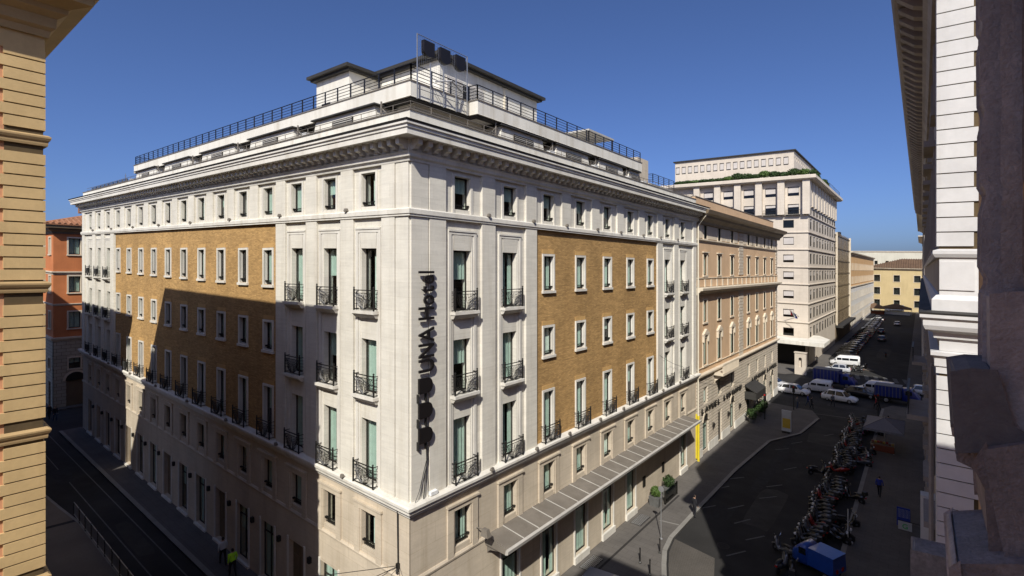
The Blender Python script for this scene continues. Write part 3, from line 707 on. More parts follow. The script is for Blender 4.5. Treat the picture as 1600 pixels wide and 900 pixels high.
# ================================================================ other buildings
def shell(T, x0, x1, y0, y1, z0, z1, m, skip=''):
    """plain walls of a block; skip names the sides built in detail (N,S,E,W)"""
    q = MB()
    if 'S' not in skip: q.quad((x0,y0,z0),(x1,y0,z0),(x1,y0,z1),(x0,y0,z1))
    if 'N' not in skip: q.quad((x0,y1,z0),(x1,y1,z0),(x1,y1,z1),(x0,y1,z1))
    if 'W' not in skip: q.quad((x0,y0,z0),(x0,y1,z0),(x0,y1,z1),(x0,y0,z1))
    if 'E' not in skip: q.quad((x1,y0,z0),(x1,y1,z0),(x1,y1,z1),(x1,y0,z1))
    q.quad((x0,y0,z1),(x1,y0,z1),(x1,y1,z1),(x0,y1,z1))
    return q.build('wall', m, T)
def hip(T, x0, x1, y0, y1, z, h, m='clay_tile', ins=None, rows=0):
    ins = ins or min(x1-x0,y1-y0)/2*.98
    q = MB(); a = [(x0,y0,z),(x1,y0,z),(x1,y1,z),(x0,y1,z)]; b = [(x0+ins,y0+ins,z+h),(x1-ins,y0+ins,z+h),(x1-ins,y1-ins,z+h),(x0+ins,y1-ins,z+h)]
    for i in range(4): q.quad(a[i],a[(i+1)%4],b[(i+1)%4],b[i])
    q.quad(*b); q.box(x0,x1,y0,y1,z-.12,z-.01); rf = q.build('roof',m,T)
    if rows:                                            # ridges of pan tiles on the slopes
        q = MB(); L = y1-y0; n = int(L/rows)
        for k in range(n):
            y = y0+rows*(k+.5); t = min(1,(y-y0)/ins,(y1-y)/ins)
            q.tube([(x1,y,z+.05),(x1-ins*t,y,z+h*t+.05)],rows*.28,5)
        n = int((x1-x0)/rows)
        for k in range(n):
            x = x0+rows*(k+.5); t = min(1,(x-x0)/ins,(x1-x)/ins); q.tube([(x,y0,z+.05),(x,y0+ins*t,z+h*t+.05)],rows*.28,5)
        o = q.build('roof_tiles',m,T); o['kind'] = 'stuff'
    return rf
def ledge(T, prof, x0,x1,y0,y1, m, name='cornice'):
    q = MB(); ring(q,prof,x0,x1,y0,y1); return q.build(name,m,T)
def prof_cornice(z, h, o): return [(-.1,z),(o*.15,z),(o*.2,z+h*.2),(o*.55,z+h*.4),(o*.6,z+h*.55),(o*.95,z+h*.62),(o,z+h*.9),(o*.96,z+h),(-.1,z+h)]
def quoins(T, F, zs, h, long_, short, wrap, m, t=.05, gap=.025):
    for k,z in enumerate(zs):
        L = long_ if k % 2 else short
        q = MB(); q.fbox(F,-t*.0-(.0),L,-.02,t,z+gap/2,z+h-gap/2); q.build('quoin_block',m,T)
        q = MB(); q.hexa([F(-wrap*0-.0,-.03,z+gap/2)]*0 or [F(0,-(short if k%2 else long_),z+gap/2),F(-t,-(short if k%2 else long_),z+gap/2),F(-t,t,z+gap/2),F(0,t,z+gap/2),
                                                 F(0,-(short if k%2 else long_),z+h-gap/2),F(-t,-(short if k%2 else long_),z+h-gap/2),F(-t,t,z+h-gap/2),F(0,t,z+h-gap/2)]); q.build('quoin_block',m,T)

# ---- yellow rusticated building on the left
def yellow():
    x0,x1,y0,y1 = -22.4,-.76,-40,-11.64
    T = thing('yellow_building','tall yellow rusticated corner building with deep brown eaves across the side street','building',x1,y1,0)
    shell(T,x0,x1,y0,y1,-.4,26.4,'pink_stucco','N'); q = MB(); q.quad((x0,y1,-.4),(x1,y1,-.4),(x1,y1,26.4),(x0,y1,26.4)); q.build('side_wall','low_bounce_stucco',T)  # unseen north face, coloured dark to lower the bounce light
    F = Fr((-.75,-11.65),(0,-1),(1,0)); zs = [.02+.2985*k for k in range(81)]
    bands = [21.62,17.82,14.02,10.2,6.4]
    zs = [z for z in zs if not any(b-.05 < z+.15 < b+.5 for b in bands)]
    quoins(T,F,zs,.2985,1.6,.74,1,'yellow_stucco',gap=.034)
    for b in bands: ledge(T,[(-.1,b+.1),(.06,b+.1),(.07,b+.15),(.07,b+.2),(.1,b+.24),(.125,b+.3),(.125,b+.34),(.07,b+.38),(-.1,b+.4)],x0,x1+.02,y0,y1+.02,'cornice_yellow','string_course')
    q = MB(); q.box(x1-.01,x1+.022,y1-.73,y1-.0,0,24.1); q.build('quoin_joint','joint_dark',T)
    q = MB(); q.box(x0,x1+.03,y0,y1+.03,24.08,24.6); q.build('frieze','yellow_stucco',T)
    ledge(T,[(-.1,24.55),(.1,24.55),(.13,24.72),(.22,24.8),(.24,25.05),(.42,25.18),(.44,25.3),(.5,25.34),(.86,25.46),(.88,25.62),(.98,25.68),(1.0,26.05),(1.06,26.1),(1.1,26.9),(-.1,27.0)],x0,x1,y0,y1,'cornice_yellow','eaves')
    hip(T,x0-1.15,x1+1.15,y0-1.15,y1+1.15,27.0,3.2)
    for k in range(7):
        q = MB(); y = -14.6-3.4*k
        for z in (1.5,7.6,11.4,15.2,19): q.box(x1-.02,x1+.05,y-.6,y+.6,z,z+1.9)
        q.build('shutters','brown_metal',T)
    q = MB()
    for k in range(6):
        for z in (7.6,11.4,15.2,19): q.box(x0+2+3.4*k,x0+3.2+3.4*k,y1-.02,y1+.05,z,z+1.9)
    q.build('shutters','brown_metal',T)
yellow()
# ---- the block beyond it (its shadow lies on the hotel)
def block_b():
    T = thing('stucco_building','brown stucco block on the far side of the alley behind the yellow building','building',-32.4,-11.7,0)
    shell(T,-62,-32.4,-40,-11.7,-.4,23.6,'low_bounce_stucco'); ledge(T,prof_cornice(23.0,1.4,1.0),-62,-32.4,-40,-11.7,'cream_trim','eaves'); hip(T,-63,-31.4,-41,-10.7,24.4,3)  # wall colour darkened to lower the bounce light
    for k in range(8):
        q = MB()
        for z in (2,6.5,11,15.5,19.5): q.box(-60+3.4*k,-58.8+3.4*k,-11.72,-11.64,z,z+2)
        q.build('shutters','brown_metal',T)
block_b()
# ---- orange palazzo at the end of the side street
def orange():
    x0,x1,y0,y1 = -90,-65,-.6,22
    T = thing('orange_building','orange stucco palazzo on a grey stone base with a tiled hip roof','building',x1,y0,0)
    E = Fr((x1,y0),(0,1),(1,0)); S = Fr((x1,y0),(-1,0),(0,-1))
    shell(T,x0,x1,y0,y1,-1,21.6,'orange_stucco','ES')
    he, hs, w1 = [], [], win_tree(1.15,2.0,.3,0,surround=.16,surmat='cream_trim'); w2 = win_tree(1.15,1.3,.3,1,surround=.14,surmat='cream_trim')
    rows = [(18.6,1.9),(13.0+.9,2.2),(11.0-.2,2.0)]
    rows = [(19.0,1.75,0),(16.7,0,0),(14.0,2.0,0),(9.7,2.1,0)]
    for z,h in ((18.7,1.9),(14.0,2.0),(9.6,2.1)):
        for u in (2.0,5.6,9.2,12.8): he.append((u-.58,u+.58,z,z+2.0))
        for u in (1.7,5,8.3): hs.append((u-.58,u+.58,z,z+2.0))
    be = [(u-.58,u+.58,4.6,5.9) for u in (2.0,5.6,9.2)]+[(1.2,3.0,-.2,3.2),(5,6.4,-.2,3.2)]; bs = [(u-.58,u+.58,4.6,5.9) for u in (1.7,5)]+[(1.1,2.3,0,3)]
    q = MB(); q.wall(E,0,22.6,8.1,21.6,he,0,.3); q.wall(S,0,25,8.1,21.6,hs,0,.3); q.build('wall','orange_stucco',T)
    q = MB(); q.wall(E,0,22.6,-1,8.1,be,.06,.4); q.wall(S,0,25,-1,8.1,bs,.06,.4); q.build('base_wall','grey_stucco',T)
    q = MB(); q.fbox(E,.6,22,-1,-.9,-1,21); q.fbox(S,.6,24,-1,-.9,-1,21); q.build('interior_wall','unlit_interior',T)
    for h in he: plant(w1,T,E,(h[0]+h[1])/2,0,h[2])
    for h in hs: plant(w1,T,S,(h[0]+h[1])/2,0,h[2])
    for F,L in ((E,be),(S,bs)):
        for h in L:
            if h[2] > 4: plant(w2,T,F,(h[0]+h[1])/2,.06,h[2])
    for u,r_ in ((2.1,1.0),(5.7,.8)):                      # arched doorway
        q = MB(); pts = [(u+math.cos(a)*r_,3.15+math.sin(a)*r_) for a in [math.pi*k/10 for k in range(11)]]; pi = [(u+math.cos(a)*(r_+.25),3.15+math.sin(a)*(r_+.25)) for a in [math.pi*k/10 for k in range(11)]]
        q.plate(E,pts+[],.0,.07); d = q.build('door_arch','frame_dark',T); q = MB()
        for k in range(10): q.hexa([E(*a_) for a_ in [(pts[k][0],.05,pts[k][1]),(pts[k+1][0],.05,pts[k+1][1]),(pi[k+1][0],.05,pi[k+1][1]),(pi[k][0],.05,pi[k][1]),(pts[k][0],.14,pts[k][1]),(pts[k+1][0],.14,pts[k+1][1]),(pi[k+1][0],.14,pi[k+1][1]),(pi[k][0],.14,pi[k][1])]])
        q.build('arch_trim','cream_trim',T)
    q = MB(); q.fbox(E,1.2,3.0,-.3,-.2,-.5,3.2); q.build('door','brown_metal',T)
    for z,hh,o in ((8.0,.55,.28),(12.4,.25,.12),(16.2,.4,.2)): ledge(T,prof_cornice(z,hh,o),x0,x1,y0,y1,'cream_trim','string_course')
    ledge(T,prof_cornice(21.2,1.1,.9),x0,x1,y0,y1,'brown_metal','eaves'); hip(T,x0-1,x1+1,y0-1,y1+1,22.35,3.4,'clay_tile',rows=.55)
    for k in range(7):
        q = MB(); y = 3+1.05*k; q.box(-71.5,-71.1,y,y+.5,24.2,25.3); q.lathe([(.22,0),(.25,.1),(.12,.35),(.16,.45)],(-71.3,y+.25,25.3),8); q.build('chimney','clay_tile',T)
orange()
# ---- peach palazzo next to the hotel
def peach():
    F = FR; u0,u1 = 35.75,71.6; U = [38.4,43.0,47.8,55.0,59.3,63.6,67.9]
    T = thing('peach_building','peach stucco palazzo with pedimented windows and a striped stone ground floor beside the hotel','building',0,u0,0)
    shell(T,-24,0,u0,u1,-.3,24.0,'peach_stucco','E')
    rows = [(21.75,1.35,1.0),(18.05,2.05,1.05),(13.3,2.2,1.05),(8.95,2.75,1.15)]
    hs = [(u-w/2,u+w/2,z,z+h) for u in U for z,h,w in rows]; m = MB(); m.wall(F,u0,u1,7.8,24,hs,0,.3); m.build('wall','peach_stucco',T)
    q = MB(); q.fbox(F,u0+.4,u1-.4,-1,-.9,0,23.5); q.build('interior_wall','unlit_interior',T)
    mz = [(u-.5,u+.5,5.1,6.75) for u in U]; ar = [(u-.75,u+.75,.35,3.3) for u in (38.4,47.8,59.3,63.6,67.9)]+[(42.6,43.6,.1,3.2),(54.2,55.8,.1,3.2)]
    # ground floor: stone courses with sunk joints
    m = MB(); m.wall(F,u0,u1,-.3,7.8,mz+ar,0,.3); m.build('base_wall','rustic_stone',T)
    n = 21; c = MB()
    for k in range(n):
        z0 = .9+k*.325; z1 = z0+.235
        cut = sorted([(h[0]-.12,h[1]+.12) for h in mz+ar if h[2] < z1 and h[3]+(.75 if h in ar[:5] else 0) > z0]); u = u0
        for a,b in cut+[(u1,u1)]:
            if a > u: c.fbox(F,u,a,-.01,.09,z0,z1)
            u = max(u,b)
    o = c.build('stone_courses','rustic_stone',T); o['kind'] = 'stuff'
    for a,b in ((u0,37.4),(39.4,42.4),(43.8,46.8),(48.8,54),(56,58.3),(60.3,62.6),(64.6,66.9),(68.9,u1)): m = MB(); m.fbox(F,a,b,0,.12,-.2,.88); m.build('plinth','stone_plain',T)
    wt = [win_tree(w,h,.08,k,surround=.16 if z > 10 else .2,surmat='cream_trim',cur=True) for (z,h,w),k in zip(rows,(3,0,2,0))]
    wm = win_tree(1.0,1.65,.1,3,mull=0)
    for u in U:
        for t,(z,h,w) in zip(wt,rows): plant(t,T,F,u,0,z)
        plant(wm,T,F,u,0,5.1)
        q = MB(); q.fbox(F,u-.85,u+.85,0,.2,20.32,20.42); q.fbox(F,u-.7,u+.7,0,.12,20.2,20.32); q.build('window_hood','cream_trim',T)
        q = MB(); q.fbox(F,u-.9,u+.9,0,.2,12.0,12.12); q.prism(Fr((0,u),(1,0),(0,1)),[(-.9,12.12),(.9,12.12),(0,12.62)],0.0,.22); q.fbox(F,u-.85,u-.6,0,.22,11.3,12.0); q.fbox(F,u+.6,u+.85,0,.22,11.3,12.0); q.build('pediment','cream_trim',T)
        for s in (-1.55,1.55):
            q = MB(); q.fbox(F,u+s-.75,u+s+.75,0,.05,21.75,23.1); q.build('frieze_panel','cream_trim',T)
    for u in (38.4,47.8,59.3,63.6,67.9):
        plant(win_tree(1.5,2.95,.08,0,trans=.8),T,F,u,0,.35)
        q = MB(); pts = [(u+.75*math.cos(a),3.3+.75*math.sin(a)) for a in [math.pi*k/10 for k in range(11)]]; q.plate(F,pts,.0,.06); q.build('fanlight','frame_dark',T)
        q = MB(); po = [(u+.98*math.cos(a),3.3+.98*math.sin(a)) for a in [math.pi*k/10 for k in range(11)]]
        for k in range(10): q.hexa([F(p[0],.04,p[1]) for p in (pts[k],pts[k+1],po[k+1],po[k])]+[F(p[0],.13,p[1]) for p in (pts[k],pts[k+1],po[k+1],po[k])])
        q.build('arch_trim','cream_trim',T)
    for u in (42.9+.2,55.0):
        q = MB(); q.fbox(F,u-.5,u+.5,-.12,-.06,.1,3.2); q.build('door','frame_dark',T)
    for u in (40.3,45.6,50.2,57.4,61.5,65.8):
        q = MB(); q.tube([F(u,.05,2.7),F(u,.3,2.75)],.02,5); q.lathe([(.05,0),(.14,.35),(.16,.4),(.03,.55)],F(u,.32,2.2),6); q.build('lantern','frame_dark',T)
    # quoin strip in the middle and at the end
    for ua,ub in ((50.6,52.6),(70.4,71.6)):
        for k in range(42):
            z = 8.3+.36*k
            if z > 23.0 or 16.0 < z < 17.9: continue
            q = MB(); w_ = .0 if k % 2 else .18; q.fbox(F,ua+w_,ub-w_,0,.07,z,z+.3); q.build('quoin_block','rustic_stone',T)
    for z,hh,o in ((7.75,.5,.4),(16.1,.75,.7),(17.6,.2,.15),(21.35,.3,.18),(8.7,.12,.1)): 
        m = MB(); m.prism(F,prof_cornice(z,hh,o),u0,u1+.0); m.build('string_course','cream_trim',T)
    m = MB(); m.fbox(F,u0,u1,-.05,.1,16.9,17.6); m.build('balustrade_band','peach_stucco',T)
    for k in range(19):
        m = MB(); m.fbox(F,u0+.2+1.95*k,u0+.55+1.95*k,.08,.16,16.88,17.62); m.build('balustrade_pier','cream_trim',T)
    m = MB(); m.prism(F,[(-.1,23.1),(.2,23.15),(.25,23.4),(.7,23.75),(.75,23.95),(1.15,24.1),(1.25,24.45),(-.1,24.6)],u0+.1,u1+1.0); m.build('cornice','brown_metal',T)
    m = MB(); m.fbox(F,u0+.1,u1-2.0,-.5,-.1,24.55,25.75); m.build('roof_parapet','peach_stucco',T)
    m = MB(); m.fbox(F,u0+.1,u1-2.0,-.55,-.05,25.75,25.83); m.build('parapet_coping','lead_grey',T)
    m = MB(); m.box(-24,-.5,u0,u1,24,24.8); m.build('roof','clay_tile',T)
    # balcony, its brackets
    m = MB(); m.fbox(F,40.8,46.6,0,1.1,7.55,7.8); m.fbox(F,40.8,46.6,.98,1.08,8.6,8.75); 
    b_ = m.build('balcony','cream_trim',T); m = MB()
    for k in range(15): m.fbox(F,40.95+.4*k,41.15+.4*k,.98,1.08,7.8,8.6)
    m.build('balusters','cream_trim',b_)
    for u in (41.4,45.9): m = MB(); m.plate(Fr((0,u),(1,0),(0,1)),[(0,7.55),(1.0,7.55),(.2,6.9),(0,6.5)],-.15,.15); m.build('bracket','cream_trim',b_)
    # raised letters over the openings (too worn and small in the photograph to be sure of every letter)
    for s,ua,ub in (('LAVUEL LUSUARU',36.9,51.4),('LUSUARU LAVUEL',56.2,70.9)):
        for k,ch in enumerate(s):
            if ch == ' ': continue
            me = text_mesh(ch,.9,.05,'sign_letter','frame_dark'); a = min(v.co.x for v in me.vertices)
            for v in me.vertices:
                x,y,z = v.co; v.co = Vector((.2+z,ua+k*(ub-ua)/len(s)+(x-a)*1.4,4.3+y*.78))-Vector((0,u0,0))
            link('sign_letter',me,T)
    # dark box awning
    m = MB(); m.prism(F,[(.1,4.4),(1.5,3.6),(1.5,2.7),(1.42,2.7),(1.42,3.5),(.1,4.25)],53.0,57.6); a_ = m.build('awning','roof_dark',T); m = MB(); m.fbox(F,53.0,53.08,.1,1.45,2.7,3.6); m.build('awning_side','roof_dark',a_); m = MB(); m.fbox(F,57.52,57.6,.1,1.45,2.7,3.6); m.build('awning_side','roof_dark',a_)
peach()
# ---- stone tower block
def tower():
    E = FR; S = Fr((0,99.3),(-1,0),(0,-1)); T = thing('stone_office_block','ten-storey pale stone office block with shuttered windows and a roof garden hedge','building',0,99.3,0)
    y0,y1 = 99.3,139.2; fl = [4.6,8.3,12.0,15.76,19.12,22.6,25.96,29.32]
    shell(T,-30,0,y0,y1,-.4,36.2,'tower_stone','ES')
    cs = [3.45,8.6,13.7,18.8]; ce = [y0+2.6+3.95*k for k in range(10)]; hs, he = [], []
    for a,b in zip(fl[:-1],fl[1:]):
        for u in cs: hs.append((u-.95,u+.95,a+.95,a+2.5))
        for u in ce: he.append((u-.55,u+.55,a+.8,a+2.75))
    top = [-hity(px,290,99.3)[0] for px in (1239.6,1204,1170,1138,1107)]
    for u in top: hs += [(u-1.0,u+1.0,33.2,35.0),(u-1.0,u+1.0,29.6,31.6)]
    for u in ce: he += [(u-.6,u+.6,29.7,30.9)]
    q = MB(); q.wall(S,0,30,4.6,36.2,hs,0,.35); q.wall(E,y0,y1,-.4,36.2,he,0,.2); q.build('wall','tower_stone',T)
    q = MB(); q.quad(S(.5,-.9,0),S(28,-.9,0),S(28,-.9,36),S(.5,-.9,36)); q.quad(E(y0+.5,-.9,0),E(y1,-.9,0),E(y1,-.9,36),E(y0+.5,-.9,36)); q.build('interior_wall','unlit_interior',T)
    def shut(w,h,f,dd=0):
        m = MB(); m.box(-w/2,-w/2+.08,-.26,-.1,0,h); m.box(w/2-.08,w/2,-.26,-.1,0,h); m.box(-w/2+.08,w/2-.08,-.26,-.1,0,.08); m.box(-w/2+.08,w/2-.08,-.26,-.02,h-.1,h); subs = []
        g = MB(); g.quad((-w/2+.08,-.2,.08),(w/2-.08,-.2,.08),(w/2-.08,-.2,h),(-w/2+.08,-.2,h)); subs.append(('pane',g.mesh('pane','glass_dark'),[]))
        if f: g = MB(); g.box(-w/2+.06,w/2-.06,-.18,-.1,h*(1-f),h); subs.append(('roller_shutter',g.mesh('roller_shutter','shutter'),[]))
        m = m.mesh('window','frame_dark')
        for me in [m]+[t[1] for t in subs]:
            for v in me.vertices: v.co.y += dd
        return ('window',m,subs)
    sh_ = [shut(1.9,1.55,f) for f in (.7,.9,0,.75)]; sn = [shut(1.1,1.95,f,.15) for f in (0,.3,.5,0)]; st = shut(2.0,1.8,.65); sd = shut(2.0,2.0,.3); sx = shut(1.2,1.2,0,.15)
    for h in hs:
        u,z = (h[0]+h[1])/2,h[2]
        plant(st if z == 33.2 else sd if z == 29.6 else sh_[rnd.randrange(4)],T,S,u,0,z)
    for h in he: plant(sx if h[2] == 29.7 else sn[rnd.randrange(4)],T,E,(h[0]+h[1])/2,0,h[2])
    for z in fl[1:]:
        q = MB(); ring(q,[(-.1,z-.12),(.14,z-.12),(.22,z-.02),(.22,z+.1),(-.1,z+.16)],-30,0,y0,y1); q.build('string_course','tower_stone',T)
    tm = [(top[i]+top[i+1])/2 for i in range(4)]
    for u in [top[0]-2.35]+tm+[top[-1]+2.3]:
        q = MB(); q.fbox(S,u-.62,u+.62,-.02,.95,29.5,36.2); q.build('pilaster','tower_stone',T)
    for k in range(11):
        u = y0+.65+3.95*k; q = MB(); q.fbox(E,max(y0,u-1.25),min(y1,u+1.25),-.02,.35,31.2,36.2); q.build('pilaster','tower_stone',T)
    for u in top:
        q = MB(); q.fbox(S,u-1.3,u+1.3,.5,.58,30.4,30.45); q.fbox(S,u-1.3,u+1.3,.0,.62,29.3,29.5)
        for k in range(14): q.fbox(S,u-1.28+.195*k,u-1.25+.195*k,.52,.55,29.5,30.4)
        q.build('balcony_railing','iron',T)
    ledge(T,[(-.1,36.1),(1.2,36.15),(1.3,36.3),(1.5,36.35),(1.5,36.9),(1.4,37.0),(-.1,37.05)],-30,0,y0,y1,'tower_stone')
    q = MB(); q.box(-30,0,y0,y1,36.2,37.0); q.build('roof','roof_floor',T)
    # set-back top storey
    px0,px1,py0,py1 = -28,-3.2,103.5,137; P = Fr((px1,py0),(-1,0),(0,-1)); Q = Fr((px1,py0),(0,1),(1,0))
    ph = [(1.0+1.42*k,1.95+1.42*k,40.2,41.9) for k in range(17)]; pe = [(.8+1.9*k,1.4+1.9*k,41.2,41.9) for k in range(16)]
    q = MB(); q.wall(P,0,24.8,37,43,ph,0,.3); q.wall(Q,0,33.5,37,43,pe,0,.3); q.quad((px0,py0,43),(px1,py0,43),(px1,py1,43),(px0,py1,43)); q.quad((px0,py0,37),(px0,py1,37),(px0,py1,43),(px0,py0,43)); q.build('top_storey','tower_stone',T)
    q = MB(); q.fbox(P,.2,24,-.5,-.42,37,42.8); q.fbox(Q,.6,33,-.5,-.42,37,42.8); q.build('interior_wall','shutter',T)
    sp = shut(.95,1.7,.86)
    for h in ph: plant(sp,T,P,(h[0]+h[1])/2,0,40.2)
    q = MB(); ring(q,[(-.1,43),(.35,43),(.35,43.25),(-.1,43.3)],px0,px1,py0,py1); q.box(px0,px1,py0,py1,43.05,43.2); q.build('top_coping','roof_dark',T)
    # portico
    q = MB(); q.slab([(-26,93.6),(3.4,93.6),(3.4,101),(1.0,106),(0,106),(0,99.2),(-26,99.2)],4.62,5.3); q.build('portico_roof','white_render',T)
    q = MB(); q.fbox(S,.0,26,-.6,-.5,-.4,4.6); q.build('portico_void','frame_dark',T)  # black sheet stands in for the shade deep under the portico
    for x in (-20,-14,-8): q = MB(); q.box(x-.4,x+.4,94.2,95,-.3,4.62); q.build('column','tower_stone',T)
    q = MB(); q.box(-.5,0.0,99.3,99.8,-.3,4.6); q.build('corner_pier','tower_stone',T)
    # hedge of the roof garden
    for k in range(15):
        x = -.6-1.75*k; leaves('roof_hedge', (x, 98.4+.1*math.sin(k), 37.0), (1.25,.5,.36+.26*(k < 9)*(1+.6*math.sin(k*2.1))), 520, .2, 'foliage' if k % 4 else 'foliage_light', T)
    for k in range(10): leaves('roof_hedge',(.7,99+2.2*k,37.0),(.45,1.2,.5+.3*math.sin(k)),320,.2,'foliage',T)
    q = MB(); q.tube([(.9,121,37),(.9,121,38.4),(.9,139,38.4),(.9,139,37)],.04,4)
    for k in range(9): q.tube([(.9,121+2.2*k,37),(.9,121+2.2*k,38.4)],.03,4)
    q.build('roof_railing','railing_paint',T)
    # flagpole with flag
    G = thing('flag','striped flag drooping from a pole on the stone office block','flag',-1.6,99.3,9.5); q = MB(); q.tube([(-1.6,99.3,9.5),(-3.0,96.6,11.0)],.05,6); q.build('pole','galvanised',G)
    for j,mm in enumerate(('cloth_red','cloth_white','cloth_blue')):
        q = MB(); n = 8
        for i in range(n):
            f = lambda t,s: (-2.95+.35*t+.4*(j+s)+.1*math.sin(t*4), 96.7+.5*t, 10.95-1.0*t-.3*(j+s)+.12*math.sin(5*t+3*(j+s)))
            a,b = i/n,(i+1)/n; q.quad(f(a,0),f(b,0),f(b,1),f(a,1))
        q.build('flag_stripe',mm,G)
def leaves(name, c, r, n, s, m, parent, seed=None):
    """an uneven clump of leaf-sized faces filling an ellipsoid that stands on c"""
    rr = random.Random(int(c[0]*91+c[1]*17)); q = MB()
    for i in range(n):
        while 1:
            d = Vector((rr.uniform(-1,1),rr.uniform(-1,1),rr.uniform(-1,1)))
            if .35 < d.length < 1: break
        p = Vector((c[0]+d.x*r[0],c[1]+d.y*r[1],c[2]+r[2]+d.z*r[2])); a = Vector((rr.gauss(0,1),rr.gauss(0,1),rr.gauss(0,1))).normalized(); b = a.cross(d if d.length else Vector((0,0,1))).normalized(); k = s*rr.uniform(.6,1.4)
        q.quad(tuple(p-a*k),tuple(p+b*k*.5),tuple(p+a*k),tuple(p-b*k*.5))
    return q.build(name,m,parent)
tower()
# ---- farther along the street
def far():
    T = thing('glass_building','narrow bronze glass curtain-wall building past the stone office block','building',0,140,0)
    shell(T,-25,0,140.3,172.5,-.5,28,'brown_metal','E'); q = MB(); q.wall(FR,140.3,172.5,-.5,4.5,[],0,.2); q.build('shop_wall','brown_metal',T)
    nz = 7; nu = 10
    for i in range(nz):
        for j in range(nu):
            a,z = 140.7+3.14*j,4.7+3.3*i; q = MB(); q.fbox(FR,a+.1,a+3.04,-.3,-.05,z+.1,z+3.2); q.build('pane','bronze_glass',T)
    q = MB()
    for i in range(nz+1): q.fbox(FR,140.3,172.5,-.1,.12,4.5+3.3*i,4.72+3.3*i)
    q.build('transoms','brown_metal',T)
    for j in range(nu+1): q = MB(); q.fbox(FR,140.45+3.14*j,140.7+3.14*j,-.1,.05 if 0 < j < nu else .4,4.5,28.4); q.build('mullion','brown_metal' if 0 < j < nu else 'cream_trim',T)
    q = MB(); q.fbox(FR,140.3,172.5,-.1,1.6,3.9,4.4); q.build('shop_canopy','roof_dark',T)
    for k in range(4): q = MB(); q.box(-6+1.1*k,-5.2+1.1*k,146+7*k,149+7*k,28,29.6+.5*(k%2)); q.build('roof_plant','roof_dark',T)
    def plain_block(name,label,x0,x1,y0,y1,z,mwall,mlow,zl,cols,rows,ov=.7,side='E',roof=None,rm='brown_roof'):
        T = thing(name,label,'building',x1 if side == 'E' else x0,y0,0)
        E = Fr((x1,0),(0,1),(1,0)) if side == 'E' else Fr((x0,0),(0,1),(-1,0)) if side == 'W' else Fr((0,y0),(1,0),(0,-1))
        a,b = (x0,x1) if side == 'S' else (y0,y1); n = cols; hs = []
        shell(T,x0,x1,y0,y1,-.5,z,mwall,side); st = (b-a)/n
        for zz,h,w in rows:
            for k in range(n): u = a+st*(k+.5); hs.append((u-w/2,u+w/2,zz,zz+h))
        q = MB(); q.wall(E,a,b,zl,z,[h for h in hs if h[2] >= zl],0,.35); q.build('wall',mwall,T)
        if zl > -.5: q = MB(); q.wall(E,a,b,-.5,zl,[h for h in hs if h[2] < zl],.02,.35); q.build('base_wall',mlow,T); q = MB(); q.fbox(E,a,b,0,.3,zl-.2,zl+.15); q.build('string_course','cream_trim',T)
        q = MB(); q.quad(E(a+.3,-.8,0),E(b-.3,-.8,0),E(b-.3,-.8,z-.3),E(a+.3,-.8,z-.3)); q.build('interior_wall','unlit_interior',T)
        cache = {}
        for h in hs:
            k = (round(h[1]-h[0],2),round(h[3]-h[2],2))
            if k not in cache: cache[k] = win_tree(k[0],k[1],.08,0,surround=.18,surmat='cream_trim',cur=False)
            plant(cache[k],T,E,(h[0]+h[1])/2,0,h[2])
        ledge(T,prof_cornice(z-.5,.9,ov),x0,x1,y0,y1,'cream_trim')
        if roof: hip(T,x0-ov,x1+ov,y0-ov,y1+ov,z+.42,roof,rm,rows=.9)
        return T
    plain_block('white_building','white fronted building with an ochre upper wall far down the street',-25,0,174,274,24,'ochre_wall','white_paint_wall',13.5,22,[(1,2.6,1.6),(5,2.2,1.2),(9.2,2.2,1.2),(14.5,2,1.2),(18.8,2,1.2)])
    T = thing('attic_block','grey set-back attic on the roofline between the glass and white buildings','building',-4,174,24.4); q = MB(); q.box(-14,-3,176,205,24.4,28.5); q.build('attic_wall','white_paint_wall',T); q = MB(); q.box(-14.4,-2.6,175.6,205.4,28.5,28.8); q.build('attic_roof','roof_dark',T)
    for k in range(8): q = MB(); q.box(-3.02,-2.95,177.5+3.4*k,179+3.4*k,25.4,27.4); q.build('attic_window','frame_dark',T)
    plain_block('straw_building','straw yellow building with brown hip roof closing the end of the street',-3,42,284,310,19.6,'straw_wall','straw_wall',-.5,6,[(2,3,2.2),(7.6,3.2,2.3),(13.6,3.0,2.3)],1.0,'S',4.4)
    T = plain_block('pale_building','long pale flat-roofed building rising behind the straw yellow one',-40,60,335,360,29.0,'pale_wall','pale_wall',-.5,20,[(22,2.0,1.4)],.4,'S')
    q = MB(); q.box(21,24.5,333,338,27,31); q.build('stair_tower','white_paint_wall',T)
    # right-hand side of the street
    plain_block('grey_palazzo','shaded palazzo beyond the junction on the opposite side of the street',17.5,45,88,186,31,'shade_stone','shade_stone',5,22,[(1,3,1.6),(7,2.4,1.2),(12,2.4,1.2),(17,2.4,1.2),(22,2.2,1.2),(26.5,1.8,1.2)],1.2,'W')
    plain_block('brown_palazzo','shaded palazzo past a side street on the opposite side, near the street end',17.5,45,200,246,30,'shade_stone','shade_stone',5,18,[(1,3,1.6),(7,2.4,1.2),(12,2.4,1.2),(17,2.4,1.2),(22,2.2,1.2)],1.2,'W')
far()
